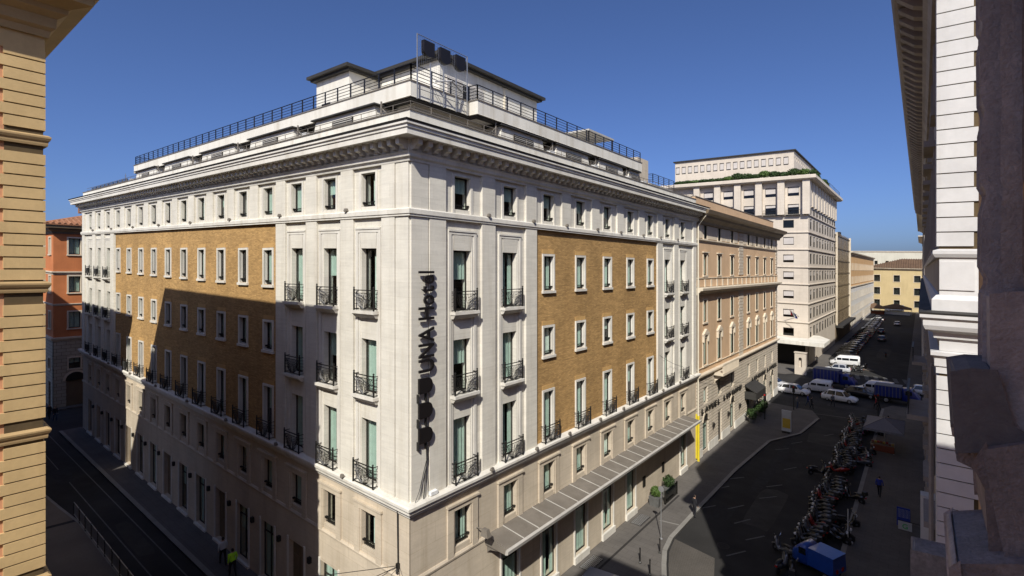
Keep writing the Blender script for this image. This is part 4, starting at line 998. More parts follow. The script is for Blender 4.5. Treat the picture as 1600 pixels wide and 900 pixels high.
# ---- white quoined palazzo opposite the hotel
def palazzo():
    x0,y0,y1 = 17.48,1.16,69; T = thing('white_palazzo','white stone corner palazzo with dark-jointed quoins and bracketed eaves opposite the hotel','building',x0,y0,0)
    W = Fr((x0,y0),(0,1),(-1,0)); S = Fr((x0,y0),(1,0),(0,-1))
    shell(T,x0,45,y0,y1,-.5,27.0,'butter_wall','W')
    cols = [3.2+3.9*k for k in range(16)]; rows = [(1.0,3.2,1.5),(5.6,1.6,1.1),(9.2,2.6,1.2),(13.6,2.4,1.2),(19.6,2.6,1.2),(23.4,1.6,1.1)]
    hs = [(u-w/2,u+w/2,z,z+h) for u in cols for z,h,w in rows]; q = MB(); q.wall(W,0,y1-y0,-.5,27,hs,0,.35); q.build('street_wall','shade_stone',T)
    q = MB(); q.quad(W(.3,-.9,0),W(67,-.9,0),W(67,-.9,26),W(.3,-.9,26)); q.build('interior_wall','unlit_interior',T)
    cache = {}
    for h in hs:
        k = (round(h[1]-h[0],2),round(h[3]-h[2],2))
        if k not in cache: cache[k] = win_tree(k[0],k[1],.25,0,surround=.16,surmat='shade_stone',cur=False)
        plant(cache[k],T,W,(h[0]+h[1])/2,0,h[2])
    for u in cols[:9]:
        for z in (12.0,22.35):
            q = MB(); q.fbox(W,u-.9,u+.9,0,.28,z,z+.16); q.build('window_hood','shade_stone',T)
    hq = .34
    za = [16.55-hq*(k+1) for k in range(48)]; zb = [19.55+hq*k for k in range(21)]
    for zs in (za,zb):
        for k,z in enumerate(zs):
            if z < 0: continue
            L = .60 if (k % 2 == 0) else 1.7
            q = MB(); q.fbox(S,-.0,L,-.02,.05,z+.013,z+hq-.013); q.build('quoin_block','white_stone',T)
            q = MB(); q.hexa([(x0-.05,y0-.05,z+.013),(x0,y0-.05,z+.013),(x0,y0+.9,z+.013),(x0-.05,y0+.9,z+.013),(x0-.05,y0-.05,z+hq-.013),(x0,y0-.05,z+hq-.013),(x0,y0+.9,z+hq-.013),(x0-.05,y0+.9,z+hq-.013)]); q.build('quoin_block','white_stone',T)
    q = MB(); q.box(x0,x0+1.75,y0-.01,y0+.1,0,27); q.build('quoin_joint','joint_dark',T)
    q = MB(); q.fbox(S,0.0,6,-.02,.04,18.15,19.3); q.build('pedestal','white_stone',T)
    q = MB(); q.fbox(S,.0,.62,.04,.07,18.55,19.2); q.build('pedestal_panel','white_stone',T)
    rp = lambda n,m,p: ledge(T,p,x0,45,y0,y1,m,n)
    rp('string_course','white_stone',[(-.05,19.3),(.08,19.3),(.12,19.38),(.12,19.46),(-.05,19.52)])
    rp('plinth_band','white_stone',[(-.05,18.05),(.14,18.05),(.14,18.32),(.06,18.42),(-.05,18.45)])
    rp('belt_cornice','white_stone',[(-.05,17.42),(.1,17.42),(.12,17.55),(.26,17.62),(.3,17.72),(.3,17.84),(.36,17.9),(.36,17.98),(-.05,18.04)])
    rp('belt_flashing','roof_dark',[(-.02,18.045),(.37,17.985),(.38,18.02),(-.02,18.09)])
    rp('architrave','white_stone',[(-.05,16.6),(.06,16.6),(.06,16.75),(.09,16.77),(.09,16.95),(.16,17.02),(.16,17.1),(-.05,17.14)])
    q = MB(); q.fbox(S,0,6,-.02,.035,17.13,17.42); q.build('frieze','white_stone',T)
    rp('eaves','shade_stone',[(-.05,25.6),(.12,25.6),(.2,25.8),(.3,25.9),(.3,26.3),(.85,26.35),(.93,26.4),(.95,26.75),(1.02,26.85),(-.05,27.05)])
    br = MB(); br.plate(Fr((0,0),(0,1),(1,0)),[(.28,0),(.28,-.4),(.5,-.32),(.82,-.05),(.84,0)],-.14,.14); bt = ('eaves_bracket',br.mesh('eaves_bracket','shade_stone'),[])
    for k in range(int(67/.75)): plant(bt,T,W,.3+.75*k,0,26.34)
    # set-back attic storey
    q = MB(); q.box(x0+.25,44,y0+1.5,y1-3.5,27,31.7); q.build('attic_storey','shade_stone',T)
    # balconies and hanging signs on the street front
    for u,z in ((12.5,12.9),(28,12.9)):
        q = MB(); q.fbox(W,u-1.6,u+1.6,0,.8,z,z+.2); b_ = q.build('balcony','shade_stone',T); q = MB(); q.fbox(W,u-1.6,u+1.6,.72,.8,z+1.1,z+1.15)
        for k in range(17): q.fbox(W,u-1.6+.2*k,u-1.57+.2*k,.74,.77,z+.2,z+1.1)
        q.build('railing','iron',b_)
    q = MB(); q.tube([W(2.3,.12,16.4),W(2.3,.12,0)],.06,6); q.tube([W(2.9,.1,16.4),W(2.9,.1,0)],.05,6); q.build('downpipe','shade_stone',T)
    q = MB(); q.fbox(W,4.2,4.6,.0,.35,10.0,12.2); q.build('lightbox','white_render',T)
palazzo()
# ---- the building the picture is taken from
def own():
    x0,y1 = 17.62,-7.2; T = thing('ochre_palazzo','ochre palazzo with weathered grey stone window surround and ledges, seen at close range','building',x0,y1,0)
    shell(T,x0,45,-42,y1,-.5,22.6,'ochre_wall'); ledge(T,prof_cornice(22.0,.9,.5),x0,45,-42,y1,'cornice_yellow','eaves')
    q = MB(); q.box(x0+.1,44,-41,-15.5,22.6,31.4); q.build('attic_storey','ochre_wall',T)
    Yp = -11.9; Fy = Fr((0,Yp),(1,0),(0,-1))           # u is x
    P = lambda pts: [hity(px,py,Yp) for px,py in pts]
    sil = [(1537,-60),(1537,30),(1541,36),(1541,46),(1537,66),(1538,150),(1544,168),(1544,178),(1539,200),(1538,285),(1547,299),(1546,312),(1540,330),(1539,415),(1549,434),(1549,446),(1541,462),(1540,600)]
    q = MB(); a = P(sil); q.plate(Fy,a+[(x0+.3,a[-1][1]),(x0+.3,a[0][1])],-.16,.02); o = q.build('carved_pilaster','near_stone',T,bevel=.012)
    for dx,d in ((.05,.05),(.10,.09),(.14,.13)):
        q = MB(); a2 = [(a[0][0]+dx+.35*(u-a[0][0]),z) for u,z in a]; q.plate(Fy,a2+[(x0+.3,a2[-1][1]),(x0+.3,a2[0][1])],-.2,.02+d); q.build('pilaster_moulding','near_brown' if dx == .10 else 'near_stone',T,bevel=.012)  # browner middle strip puts the groove's shade into the colour
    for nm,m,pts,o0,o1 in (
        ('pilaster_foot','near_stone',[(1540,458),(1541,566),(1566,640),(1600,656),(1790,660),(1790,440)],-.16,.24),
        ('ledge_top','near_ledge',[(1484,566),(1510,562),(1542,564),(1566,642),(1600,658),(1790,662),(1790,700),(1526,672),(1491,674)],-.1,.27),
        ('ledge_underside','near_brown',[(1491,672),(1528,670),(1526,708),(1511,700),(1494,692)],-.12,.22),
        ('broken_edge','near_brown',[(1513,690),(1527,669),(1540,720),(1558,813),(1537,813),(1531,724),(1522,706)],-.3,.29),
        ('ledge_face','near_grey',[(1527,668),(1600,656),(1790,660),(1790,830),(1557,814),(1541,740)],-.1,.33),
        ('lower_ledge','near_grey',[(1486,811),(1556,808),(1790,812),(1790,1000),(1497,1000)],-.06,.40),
        ('pale_arris','near_stone',[(1479,813),(1487,808),(1498,1000),(1490,1000)],-.06,.41)):  # strip of paler stone along the edge of the lower ledge
        q = MB(); q.plate(Fy,P(pts),o0,o1); q.build(nm,m,T,bevel=.008)
    q = MB(); q.plate(Fy,P([(1593,250),(1790,250),(1790,450),(1595,450)]),-.1,.2); q.build('stucco_return','yellow_stucco',T)
    q = MB(); q.plate(Fr((0,-10.4),(1,0),(0,-1)),[hity(px,py,-10.4) for px,py in ((1426,851),(1482,864),(1490,1000),(1426,1000))],-.1,.1); q.build('granite_slab','granite',T,bevel=.01)
    q = MB(); q.box(x0-.02,x0+.3,-11.7,-11.2,8,22); q.build('window_jamb','yellow_stucco',T)
own()
# ================================================================ vehicles
def ringb(x, hw, z0, zb, z1): return [(x,-hw*.9,z0),(x,-hw,z0+.13),(x,-hw,zb),(x,-hw*.9,z1),(x,hw*.9,z1),(x,hw,zb),(x,hw,z0+.13),(x,hw*.9,z0)]
def wheels(T, xs, hy, r=.31, wd=.2):
    for x in xs:
        for s in (-1,1):
            q = MB(); q.lathe([(r*.6,-wd/2),(r*.93,-wd/2),(r,-wd/2+.04),(r,wd/2-.04),(r*.93,wd/2),(r*.6,wd/2)],(x,s*hy,r),16,'y'); t = q.local('wheel','tyre',T,True)
            q = MB(); q.lathe([(.02,-wd/2-.012),(r*.35,-wd/2-.012),(r*.62,-wd/2-.004),(r*.62,wd/2+.004),(r*.35,wd/2+.012),(.02,wd/2+.012)],(x,s*hy,r),12,'y'); q.local('rim','rim',t)
def lights(T, xf, xr, hw, zf, zr):
    for s in (-1,1):
        q = MB(); q.taper(ID,(xf-.16,xf-.02,s*hw-.14,s*hw+.14,zf),(xf-.2,xf-.06,s*hw-.13,s*hw+.13,zf+.14)); q.local('headlight','lamp_glass',T)
        q = MB(); q.box(xr-.02,xr+.08,s*hw-.1,s*hw+.1,zr,zr+.22); q.local('tail_light','red_lamp',T)
def car(name, label, paint, x, y, rz, L=4.1, H=1.46, est=0, group=None):
    T = thing(name,label,'car',x,y,-.118,rz,group); k = L/4.1; s = lambda v: v*k
    q = MB(); q.loft([ringb(s(-2.05),.66,.34,.62,.78),ringb(s(-1.98),.80,.24,.74,.93),ringb(s(-1.5),.86,.2,.8,.98),ringb(s(-.4),.87,.19,.8,.97),ringb(s(.8),.86,.19,.78,.94),ringb(s(1.5),.84,.2,.72,.84),ringb(s(1.93),.76,.24,.6,.7),ringb(s(2.05),.6,.32,.5,.56)]); q.local('body',paint,T,True)
    rb = s(-1.92) if est else s(-1.75); rt_ = s(-1.75) if est else s(-1.25)
    def gr(e=0.0,zt=H): return [[(rb+a*0,0,0)]*0 for a in ()]
    q = MB(); st = [(rb,.80,.94,.78,.955),(rt_,.80,.94,.64,H-.06),(s(-.2),.81,.94,.63,H-.02),(s(.35),.81,.93,.62,H-.05),(s(1.12),.79,.91,.76,.925)]
    q.loft([[(a,-b,c),(a,-d,e),(a,d,e),(a,b,c)] for a,b,c,d,e in st]); q.local('windows','car_glass',T)
    q = MB(); q.loft([[(a,-d,e-.01),(a,-d*.9,e+.035),(a,d*.9,e+.035),(a,d,e-.01)] for a,b,c,d,e in ((rt_-.12*k,0,0,.65,H-.10),(rt_+.05,0,0,.65,H-.045),(s(-.3),0,0,.645,H-.02),(s(.3),0,0,.635,H-.04),(s(.48),0,0,.64,H-.10))]); q.local('roof',paint,T,True)
    for xx in (rt_+.06,s(-.32),s(.42)):
        for sd in (-1,1):
            dx = .42*k if xx > .2 else (-.2*k if xx < -1 else 0)
            q = MB(); q.hexa([(xx+dx-.05,sd*.815,.93),(xx+dx+.05,sd*.815,.93),(xx+dx+.05,sd*.79,.93),(xx+dx-.05,sd*.79,.93),(xx-.05,sd*.66,H-.05),(xx+.05,sd*.66,H-.05),(xx+.05,sd*.63,H-.05),(xx-.05,sd*.63,H-.05)]); q.local('pillar',paint,T)
    for sd in (-1,1):
        q = MB(); q.taper(ID,(s(.68),s(.82),sd*.93-.07,sd*.93+.07,.92),(s(.66),s(.8),sd*.93-.06,sd*.93+.06,1.04)); q.local('mirror',paint,T)
    q = MB(); q.box(s(-2.08),s(-1.9),-.7,.7,.3,.5); q.local('bumper','black_plastic',T); q = MB(); q.box(s(1.92),s(2.07),-.6,.6,.28,.42); q.local('grille','black_plastic',T)
    q = MB(); q.box(s(-2.09),s(-2.04),-.26,.26,.52,.64); q.local('number_plate','white_plastic',T)
    wheels(T,(s(-1.28),s(1.28)),.76); lights(T,s(2.0),s(-2.06),.58,.5,.62); return T
def van(name, label, paint, x, y, rz, L=5.0, H=2.1):
    T = thing(name,label,'van',x,y,-.118,rz)
    q = MB(); q.loft([ringb(-L/2,.86,.35,H-.35,H-.08),ringb(-L/2+.12,.93,.28,H-.3,H),ringb(L/2-1.75,.94,.26,H-.3,H),ringb(L/2-1.3,.93,.26,H-.5,H-.22),ringb(L/2-.75,.92,.26,.95,1.12),ringb(L/2-.1,.86,.28,.72,.86),ringb(L/2,.72,.34,.6,.7)]); q.local('body',paint,T,True)
    q = MB(); q.hexa([(L/2-1.02,-.78,1.12),(L/2-.86,-.78,1.12),(L/2-.86,.78,1.12),(L/2-1.02,.78,1.12),(L/2-1.5,-.72,H-.2),(L/2-1.3,-.72,H-.2),(L/2-1.3,.72,H-.2),(L/2-1.5,.72,H-.2)]); q.local('windscreen','car_glass',T)
    for s in (-1,1):
        for a,b in ((L/2-1.95,L/2-1.2),(L/2-3.2,L/2-2.05),(-L/2+.35,L/2-3.3)):
            q = MB(); q.box(a,b,s*.945-.012,s*.945+.012,1.15,H-.42); q.local('side_window','car_glass',T)
        q = MB(); q.box(L/2-1.0,L/2-.85,s*1.0-.08,s*1.0+.08,1.1,1.35); q.local('mirror','black_plastic',T)
    q = MB(); q.box(-L/2-.02,-L/2+.03,-.7,.7,1.15,H-.35); q.local('rear_window','car_glass',T)
    q = MB(); q.box(L/2-.12,L/2+.03,-.7,.7,.3,.5); q.local('bumper','black_plastic',T)
    wheels(T,(-L/2+.95,L/2-.95),.82,.34,.22); lights(T,L/2,-L/2,.68,.68,.8); return T
def truck(name, label, paint, tarp, x, y, rz, L=7.0, H=3.1):
    T = thing(name,label,'truck',x,y,-.118,rz)
    q = MB(); q.loft([ringb(L/2-2.0,1.0,.55,2.0,2.25),ringb(L/2-.95,1.0,.5,2.05,2.3),ringb(L/2-.4,.98,.45,1.4,1.6),ringb(L/2,.92,.45,1.0,1.15)]); q.local('cab',paint,T,True)
    q = MB(); q.hexa([(L/2-.5,-.85,1.5),(L/2-.36,-.85,1.5),(L/2-.36,.85,1.5),(L/2-.5,.85,1.5),(L/2-1.0,-.82,2.2),(L/2-.84,-.82,2.2),(L/2-.84,.82,2.2),(L/2-1.0,.82,2.2)]); q.local('windscreen','car_glass',T)
    for s in (-1,1): q = MB(); q.box(L/2-1.6,L/2-.85,s*1.0-.02,s*1.0+.02,1.45,2.0); q.local('side_window','car_glass',T)
    q = MB(); q.box(-L/2,L/2-2.1,-1.15,1.15,.95,H); q.local('cargo_box',tarp,T)
    q = MB()
    for k in range(8): xx = -L/2+.1+(L-2.3)*k/7; q.box(xx-.03,xx+.03,-1.18,1.18,.9,H+.03)
    q.box(-L/2-.03,L/2-2.07,-1.17,1.17,H+.03,H+.06); q.local('cargo_ribs','tarp_grey',T)
    q = MB(); q.box(-L/2,L/2-.6,-.45,.45,.5,.9); q.local('chassis','black_plastic',T)
    wheels(T,(-L/2+1.4,L/2-1.0),.9,.42,.3); lights(T,L/2,-L/2,.7,.65,.7); return T
def scooter(name, label, paint, x, y, rz, top=1, group=None):
    T = thing(name,label,'scooter',x,y,-.118,rz,group)
    for xx in (-.62,.62):
        q = MB(); q.lathe([(.14,-.055),(.24,-.055),(.27,-.02),(.27,.02),(.24,.055),(.14,.055)],(xx,0,.27),14,'y'); t = q.local('wheel','tyre',T,True); q = MB(); q.lathe([(.02,-.06),(.14,-.05),(.14,.05),(.02,.06)],(xx,0,.27),10,'y'); q.local('rim','car_grey',t)
    q = MB(); q.loft([[(a,-b,c),(a,-b*.8,d),(a,b*.8,d),(a,b,c)] for a,b,c,d in ((-.92,.05,.62,.68),(-.7,.15,.45,.78),(-.3,.19,.32,.74),(-.05,.18,.28,.5),(.25,.17,.26,.36),(.38,.2,.3,.6),(.5,.2,.5,.95),(.56,.09,.85,1.02))]); q.local('body',paint,T,True)
    q = MB(); q.loft([[(a,-b,c),(a,-b*.7,d),(a,b*.7,d),(a,b,c)] for a,b,c,d in ((-.88,.1,.76,.8),(-.5,.16,.74,.84),(-.1,.13,.72,.80),(.0,.06,.72,.76))]); q.local('seat','black_plastic',T,True)
    q = MB(); q.loft([[(a,-b,c),(a,0,d),(a,b,c)] for a,b,c,d in ((.34,.1,.5,.55),(.62,.1,.55,.62),(.92,.06,.42,.46))]); q.local('front_mudguard',paint,T)
    q = MB(); q.tube([(.62,0,.3),(.45,0,1.02)],.03,6); q.tube([(.42,-.34,1.06),(.5,-.12,1.03),(.5,.12,1.03),(.42,.34,1.06)],.018,5); q.local('handlebar','black_plastic',T)
    for s in (-1,1):
        q = MB(); q.tube([(.48,s*.22,1.05),(.46,s*.3,1.22)],.008,4); q.lathe([(.01,-.02),(.06,-.015),(.06,.01),(.01,.015)],(.46,s*.31,1.25),8,'y'); q.local('mirror','chrome',T)
    q = MB(); q.lathe([(.02,-.05),(.09,-.04),(.1,.04),(.02,.06)],(.6,0,.9),10,'y'); q.local('headlight','lamp_glass',T)
    q = MB(); q.box(-.96,-.9,-.08,.08,.6,.68); q.local('tail_light','red_lamp',T)
    if top == 1: q = MB(); q.taper(ID,(-1.02,-.68,-.19,.19,.86),(-.98,-.72,-.16,.16,1.14)); q.local('top_box','black_plastic',T)
    if top == 2:
        q = MB()
        for k in range(5): a = -.22+.088*k; q.hexa([(.55,a,.98),(.57,a,.98),(.57,a+.088,.98),(.55,a+.088,.98),(.40-.04*abs(k-2),a*.9,1.36),(.41-.04*abs(k-2),a*.9,1.36),(.41-.04*abs(k-2),a*.9+.08,1.36),(.40-.04*abs(k-2),a*.9+.08,1.36)])
        q.local('windshield','glass',T)
    return T
def mini(x, y, rz):
    T = thing('three_wheeler','small bright blue three-wheeled truck parked at the end of the scooter row','truck',x,y,-.118,rz)
    q = MB(); q.loft([ringb(.15,.6,.35,1.35,1.5),ringb(.6,.62,.3,1.4,1.58),ringb(.95,.6,.3,1.1,1.25),ringb(1.25,.45,.32,.75,.85),ringb(1.38,.25,.4,.6,.7)]); q.local('cab','mini_blue',T,True)
    q = MB(); q.hexa([(.9,-.5,1.05),(1.02,-.5,1.05),(1.02,.5,1.05),(.9,.5,1.05),(.62,-.48,1.48),(.74,-.48,1.48),(.74,.48,1.48),(.62,.48,1.48)]); q.local('windscreen','car_glass',T)
    for s in (-1,1): q = MB(); q.box(.25,.7,s*.62-.015,s*.62+.015,.95,1.35); q.local('side_window','poster_white' if s < 0 else 'car_glass',T)
    q = MB(); q.taper(ID,(-1.5,.08,-.72,.72,.5),(-1.45,.05,-.68,.68,1.5)); q.local('cargo_box','mini_blue',T)
    q = MB(); q.box(-1.48,.06,-.7,.7,1.5,1.56); q.local('cargo_lid','mini_blue',T)
    wheels(T,(-1.0,),.62,.25,.14); q = MB(); q.lathe([(.1,-.06),(.23,-.06),(.25,0),(.23,.06),(.1,.06)],(1.1,0,.25),14,'y'); q.local('front_wheel','tyre',T,True); lights(T,1.3,-1.5,.3,.6,.6)
def traffic():
    G = lambda px,py: gnd(px,py)
    g = G(1221,604); car('silver_car','silver car half hidden behind the peach building corner at the junction','car_silver',g[0]-1.2,g[1],R(-6))
    g = G(1247,615); car('white_car','white car with dark glass nearest the peach building corner at the junction','car_white',g[0]-.6,g[1],R(-4),4.4)
    g = G(1301,604); truck('tarpaulin_truck','large dark blue tarpaulin truck crossing the junction before the stone office block','truck_blue','truck_blue',g[0]+.2,g[1]+1.0,R(-7),5.8,2.7)
    g = G(1281,611); van('white_van','small white van waiting beside the blue tarpaulin truck','car_white',g[0]-.3,g[1]-.2,R(178),3.9,1.9)
    g = G(1313,624); car('white_hatchback','white hatchback crossing the junction in front of the blue tarpaulin truck','car_white',g[0],g[1]-.8,R(-8),4.4,1.55)
    g = G(1344,621); car('black_car','black car between the white hatchback and the white minibus at the junction','car_black',g[0],g[1]+1.2,R(-6),4.3)
    g = G(1367,616); van('white_minibus','white minibus behind the dark blue lorry near the zebra crossing','car_white',g[0],g[1]+.8,R(176),4.6,2.0)
    g = G(1402,629); truck('dark_blue_lorry','dark blue lorry with grey-edged roof at the right of the junction','truck_blue','truck_blue',g[0],g[1]+.3,R(-4),5.2,2.4)
    g = G(1433,618); car('white_estate','white estate car in front of the dark blue lorry by the white palazzo','car_white',g[0]+1.6,g[1]+1.5,R(-5),4.3,1.5,1)
    g = G(1316,571); van('sunlit_van','bright white van parked in the sun by the stone office block','car_white',g[0]+.3,g[1]+1.2,R(186),5.0,2.0)
    g = G(1308,580); car('sunlit_car','silver hatchback parked in the sun next to the bright white van','car_silver',g[0],g[1],R(184),4.2,1.5)
    for k,(px,py) in enumerate(((1340,581),(1346,576))):
        g = G(px,py); scooter('scooter','dark scooter standing alone in the sun on the traffic island','car_black',g[0],g[1],R(170+40*k),k,'scooters on the sunlit island')
    # cars parked nose-in along the far left kerb
    cols = ['car_grey','car_black','car_black','car_grey','car_silver','car_blue','car_black','car_grey','car_black','car_red']
    names = {'car_grey':'dark grey','car_black':'black','car_silver':'silver','car_blue':'navy blue','car_red':'dark red','car_white':'white'}
    protos = {}
    for k in range(24):
        y = 118+4.6*k+rnd.uniform(-.3,.3); c = cols[k % 10] if k < 14 else ['car_white','car_silver','car_white','car_grey'][k % 4]; x = 4.3+rnd.uniform(-.2,.2); a = R(150+rnd.uniform(-4,4))
        lab = '%s car parked nose-in along the kerb beyond the stone office block' % names[c]
        if c not in protos: protos[c] = car('parked_car',lab,c,x,y,a,group='cars parked along the far kerb')
        else: copy_thing(protos[c],x,y,-.118,a)
    for px,py,c,nm,lab in ((1378,532,'car_grey','grey_car','grey car driving away down the shaded street'),(1402,508,'car_white','white_sedan','white car driving through the far sunlit patch of street'),(1377,520,'car_black','dark_car','black car driving ahead of the grey car down the street'),
                        (1372,498,'car_silver','pale_car','silver car far down the street near the white fronted building')):
        g = G(px,py); car(nm,lab,c,g[0],g[1],R(90),4.3)
    g = G(1396,489); truck('white_lorry','white lorry parked in front of the straw yellow building','car_white','white_plastic',g[0],g[1]+8,R(178),7,3.2)
    g = G(1384,557); scooter('moving_scooter','lone dark scooter on the open road beyond the junction','car_black',g[0],g[1],R(92),1)
    # scooters in tight rows
    pc = ['car_black','car_grey','car_black','car_grey','car_black','car_grey','car_black','car_red']; pr = {}
    wd = {'car_black':'black','car_grey':'grey','car_silver':'silver','car_red':'dark red','car_blue':'navy blue'}
    def sc_at(x,y,a,k):
        c, t = pc[k % 8], (1,0,2,1,0)[k % 5]
        grp = 'scooters parked in rows along the right kerb'; kind = {0:'bare-racked',1:'top-boxed',2:'windshielded'}[t]
        lab = '%s %s scooter in the tight parking row by the right-hand kerb' % (wd[c],kind)
        if (c,t) not in pr: pr[c,t] = scooter('parked_scooter',lab,c,x,y,a,t,grp)
        else: copy_thing(pr[c,t],x,y,-.118,a)
    k = 0; y = 25.2
    while y < 61.5:
        if not 39.0 < y < 41.6:
            xo = 11.15+.25*math.sin(y*.9)
            sc_at(xo+rnd.uniform(-.1,.1),y,R(172+rnd.uniform(-14,14)),k); k += 1
            if rnd.random() < .35: sc_at(xo+1.5,y+.25,R(rnd.choice((8,170))+rnd.uniform(-20,20)),k); k += 1
        y += .74+rnd.uniform(-.05,.1)
    for x,yy,a in ((10.3,21.4,80),(11.0,20.6,100),(10.0,23.4,150),(9.7,40.2,30)): sc_at(x,yy,R(a),k); k += 1
    mini(11.9,22.9,R(158))
    # roof of the white van standing by the hotel entrance
    van('delivery_van','pale grey delivery van parked by the hotel entrance, only its roof edge showing','car_silver',3.95,8.0,R(-84),5.2,2.4)
traffic()

# ================================================================ people
def person(label, x, y, rz, top, legs, step=.16, z=0.0, bag=False, group=None, hair='hair', arm=.1):
    V, E, rad = [], [], []
    def chain(pts, rs, start=None):
        p = start
        for v,r_ in zip(pts,rs):
            V.append(v); rad.append(r_); i = len(V)-1
            if p is not None: E.append((p,i))
            p = i
        return p
    pel = chain([(0,0,.95)],[(.13,.16)]); wa = chain([(0,0,1.12)],[(.105,.145)],pel); ch = chain([(.01,0,1.33)],[(.125,.18)],wa); nk = chain([(.01,0,1.475)],[(.06,.06)],ch)
    chain([(.03,0,1.56),(.035,0,1.64),(.03,0,1.71)],[(.085,.075),(.10,.085),(.06,.055)],nk)
    for s in (-1,1):
        f = s*step
        chain([(0,s*.19,1.40),(-f*.25-.02,s*.245,1.14),(arm-f*.4,s*.235,.92),(arm+.03-f*.45,s*.225,.80)],[(.065,.065),(.048,.048),(.035,.035),(.03,.045)],ch)
        chain([(0,s*.1,.88),(f*.9+.05,s*.105,.5),(f*1.5-.03,s*.105,.1),(f*1.5+.1,s*.115,.045)],[(.1,.095),(.068,.065),(.045,.045),(.045,.05)],pel)
    me = bpy.data.meshes.new('person'); me.from_pydata(V,E,[]); ob = bpy.data.objects.new('tmp',me); col.objects.link(ob)
    sk = ob.modifiers.new('skin','SKIN'); sk.use_smooth_shade = True
    for i,r_ in enumerate(rad): me.skin_vertices[0].data[i].radius = r_
    me.skin_vertices[0].data[0].use_root = True
    ss = ob.modifiers.new('sub','SUBSURF'); ss.levels = 1; ss.render_levels = 1
    bpy.context.view_layer.update()
    m2 = bpy.data.meshes.new_from_object(ob.evaluated_get(bpy.context.evaluated_depsgraph_get())); bpy.data.objects.remove(ob)
    m2.materials.clear()
    for n_ in ('skin',top,legs,hair,'black_plastic'): m2.materials.append(MT[n_])
    for p in m2.polygons:
        c = p.center; p.use_smooth = True
        p.material_index = 4 if c.z < .07 else 2 if (c.z < .97 and abs(c.y) < .2) else 0 if (c.z < .9) else 3 if (c.z > 1.66 or (c.z > 1.52 and c.x < .02)) else 0 if c.z > 1.47 else 1
    o = link('person',m2,None,sh(x,y,z),rz); tag(o,label,'person',group)
    if bag:
        q = MB(); q.taper(ID,(-.22,-.1,-.14,.14,1.05),(-.2,-.1,-.12,.12,1.42)); q.local('backpack','cloth_dark',o)
    return o
def people():
    g = gnd(1085,806); person('person in black standing on the road edge by the hotel entrance kerb',g[0],g[1],R(60),'cloth_dark','cloth_dark',.04,-.118)
    g = gnd(1374,776); person('person in a blue jacket walking along the pavement beside the scooters',g[0],g[1],R(80),'cloth_blue','cloth_dark',.17)
    g = gnd(1381,676); person('person in dark clothes standing beyond the grey parasol near the junction',g[0],g[1],R(200),'cloth_dark','cloth_jeans',.05)
    g = gnd(1388,672); person('person in grey with a backpack beside the dark-clothed one past the parasol',g[0],g[1],R(100),'cloth_grey','cloth_dark',.12,0,True)
    g = gnd(1262,634); person('person in blue walking past the white car at the junction',g[0],g[1],R(10),'cloth_blue','cloth_jeans',.17,-.1)
    g = gnd(1268,638); person('person in dark clothes following the person in blue at the junction',g[0],g[1],R(20),'cloth_dark','cloth_dark',.15,-.1)
    g = gnd(1301,634); person('person in grey top crossing near the white hatchback',g[0],g[1],R(-60),'cloth_grey','cloth_dark',.17,-.118)
    g = gnd(1369,638); person('person in red crossing the road before the dark blue lorry',g[0],g[1],R(170),'cloth_red','cloth_dark',.17,-.118)
    g = gnd(1373,640); person('person in black beside the one in red before the dark blue lorry',g[0],g[1],R(165),'cloth_dark','cloth_dark',.15,-.118)
    g = gnd(1276,569); person('person in white shirt standing in the sun by the stone office block',g[0],g[1],R(-90),'cloth_white','cloth_dark',.1)
    g = gnd(1230,636); person('person in pale shirt at the edge of the shade before the silver car',g[0]+1.2,g[1],R(40),'cloth_grey','cloth_jeans',.1)
    g = gnd(366,893); person('person in a white top walking close to the hotel wall on the side street',g[0]-1.2,-.95,R(170),'cloth_white','cloth_dark',.15)
    person('person in a bright yellow-green vest walking on the side street pavement',g[0]+.5,-1.1,R(175),'cloth_vest','cloth_dark',.15)
    for i,(px,py) in enumerate(((86,652),(95,655))):
        g = gnd(px,py); person(('person in dark clothes at the far corner by the orange palazzo','person in blue jeans at the far corner by the orange palazzo')[i],g[0],g[1]-.5,R(-40+60*i),'cloth_dark',('cloth_dark','cloth_jeans')[i],.1,-.118)
people()

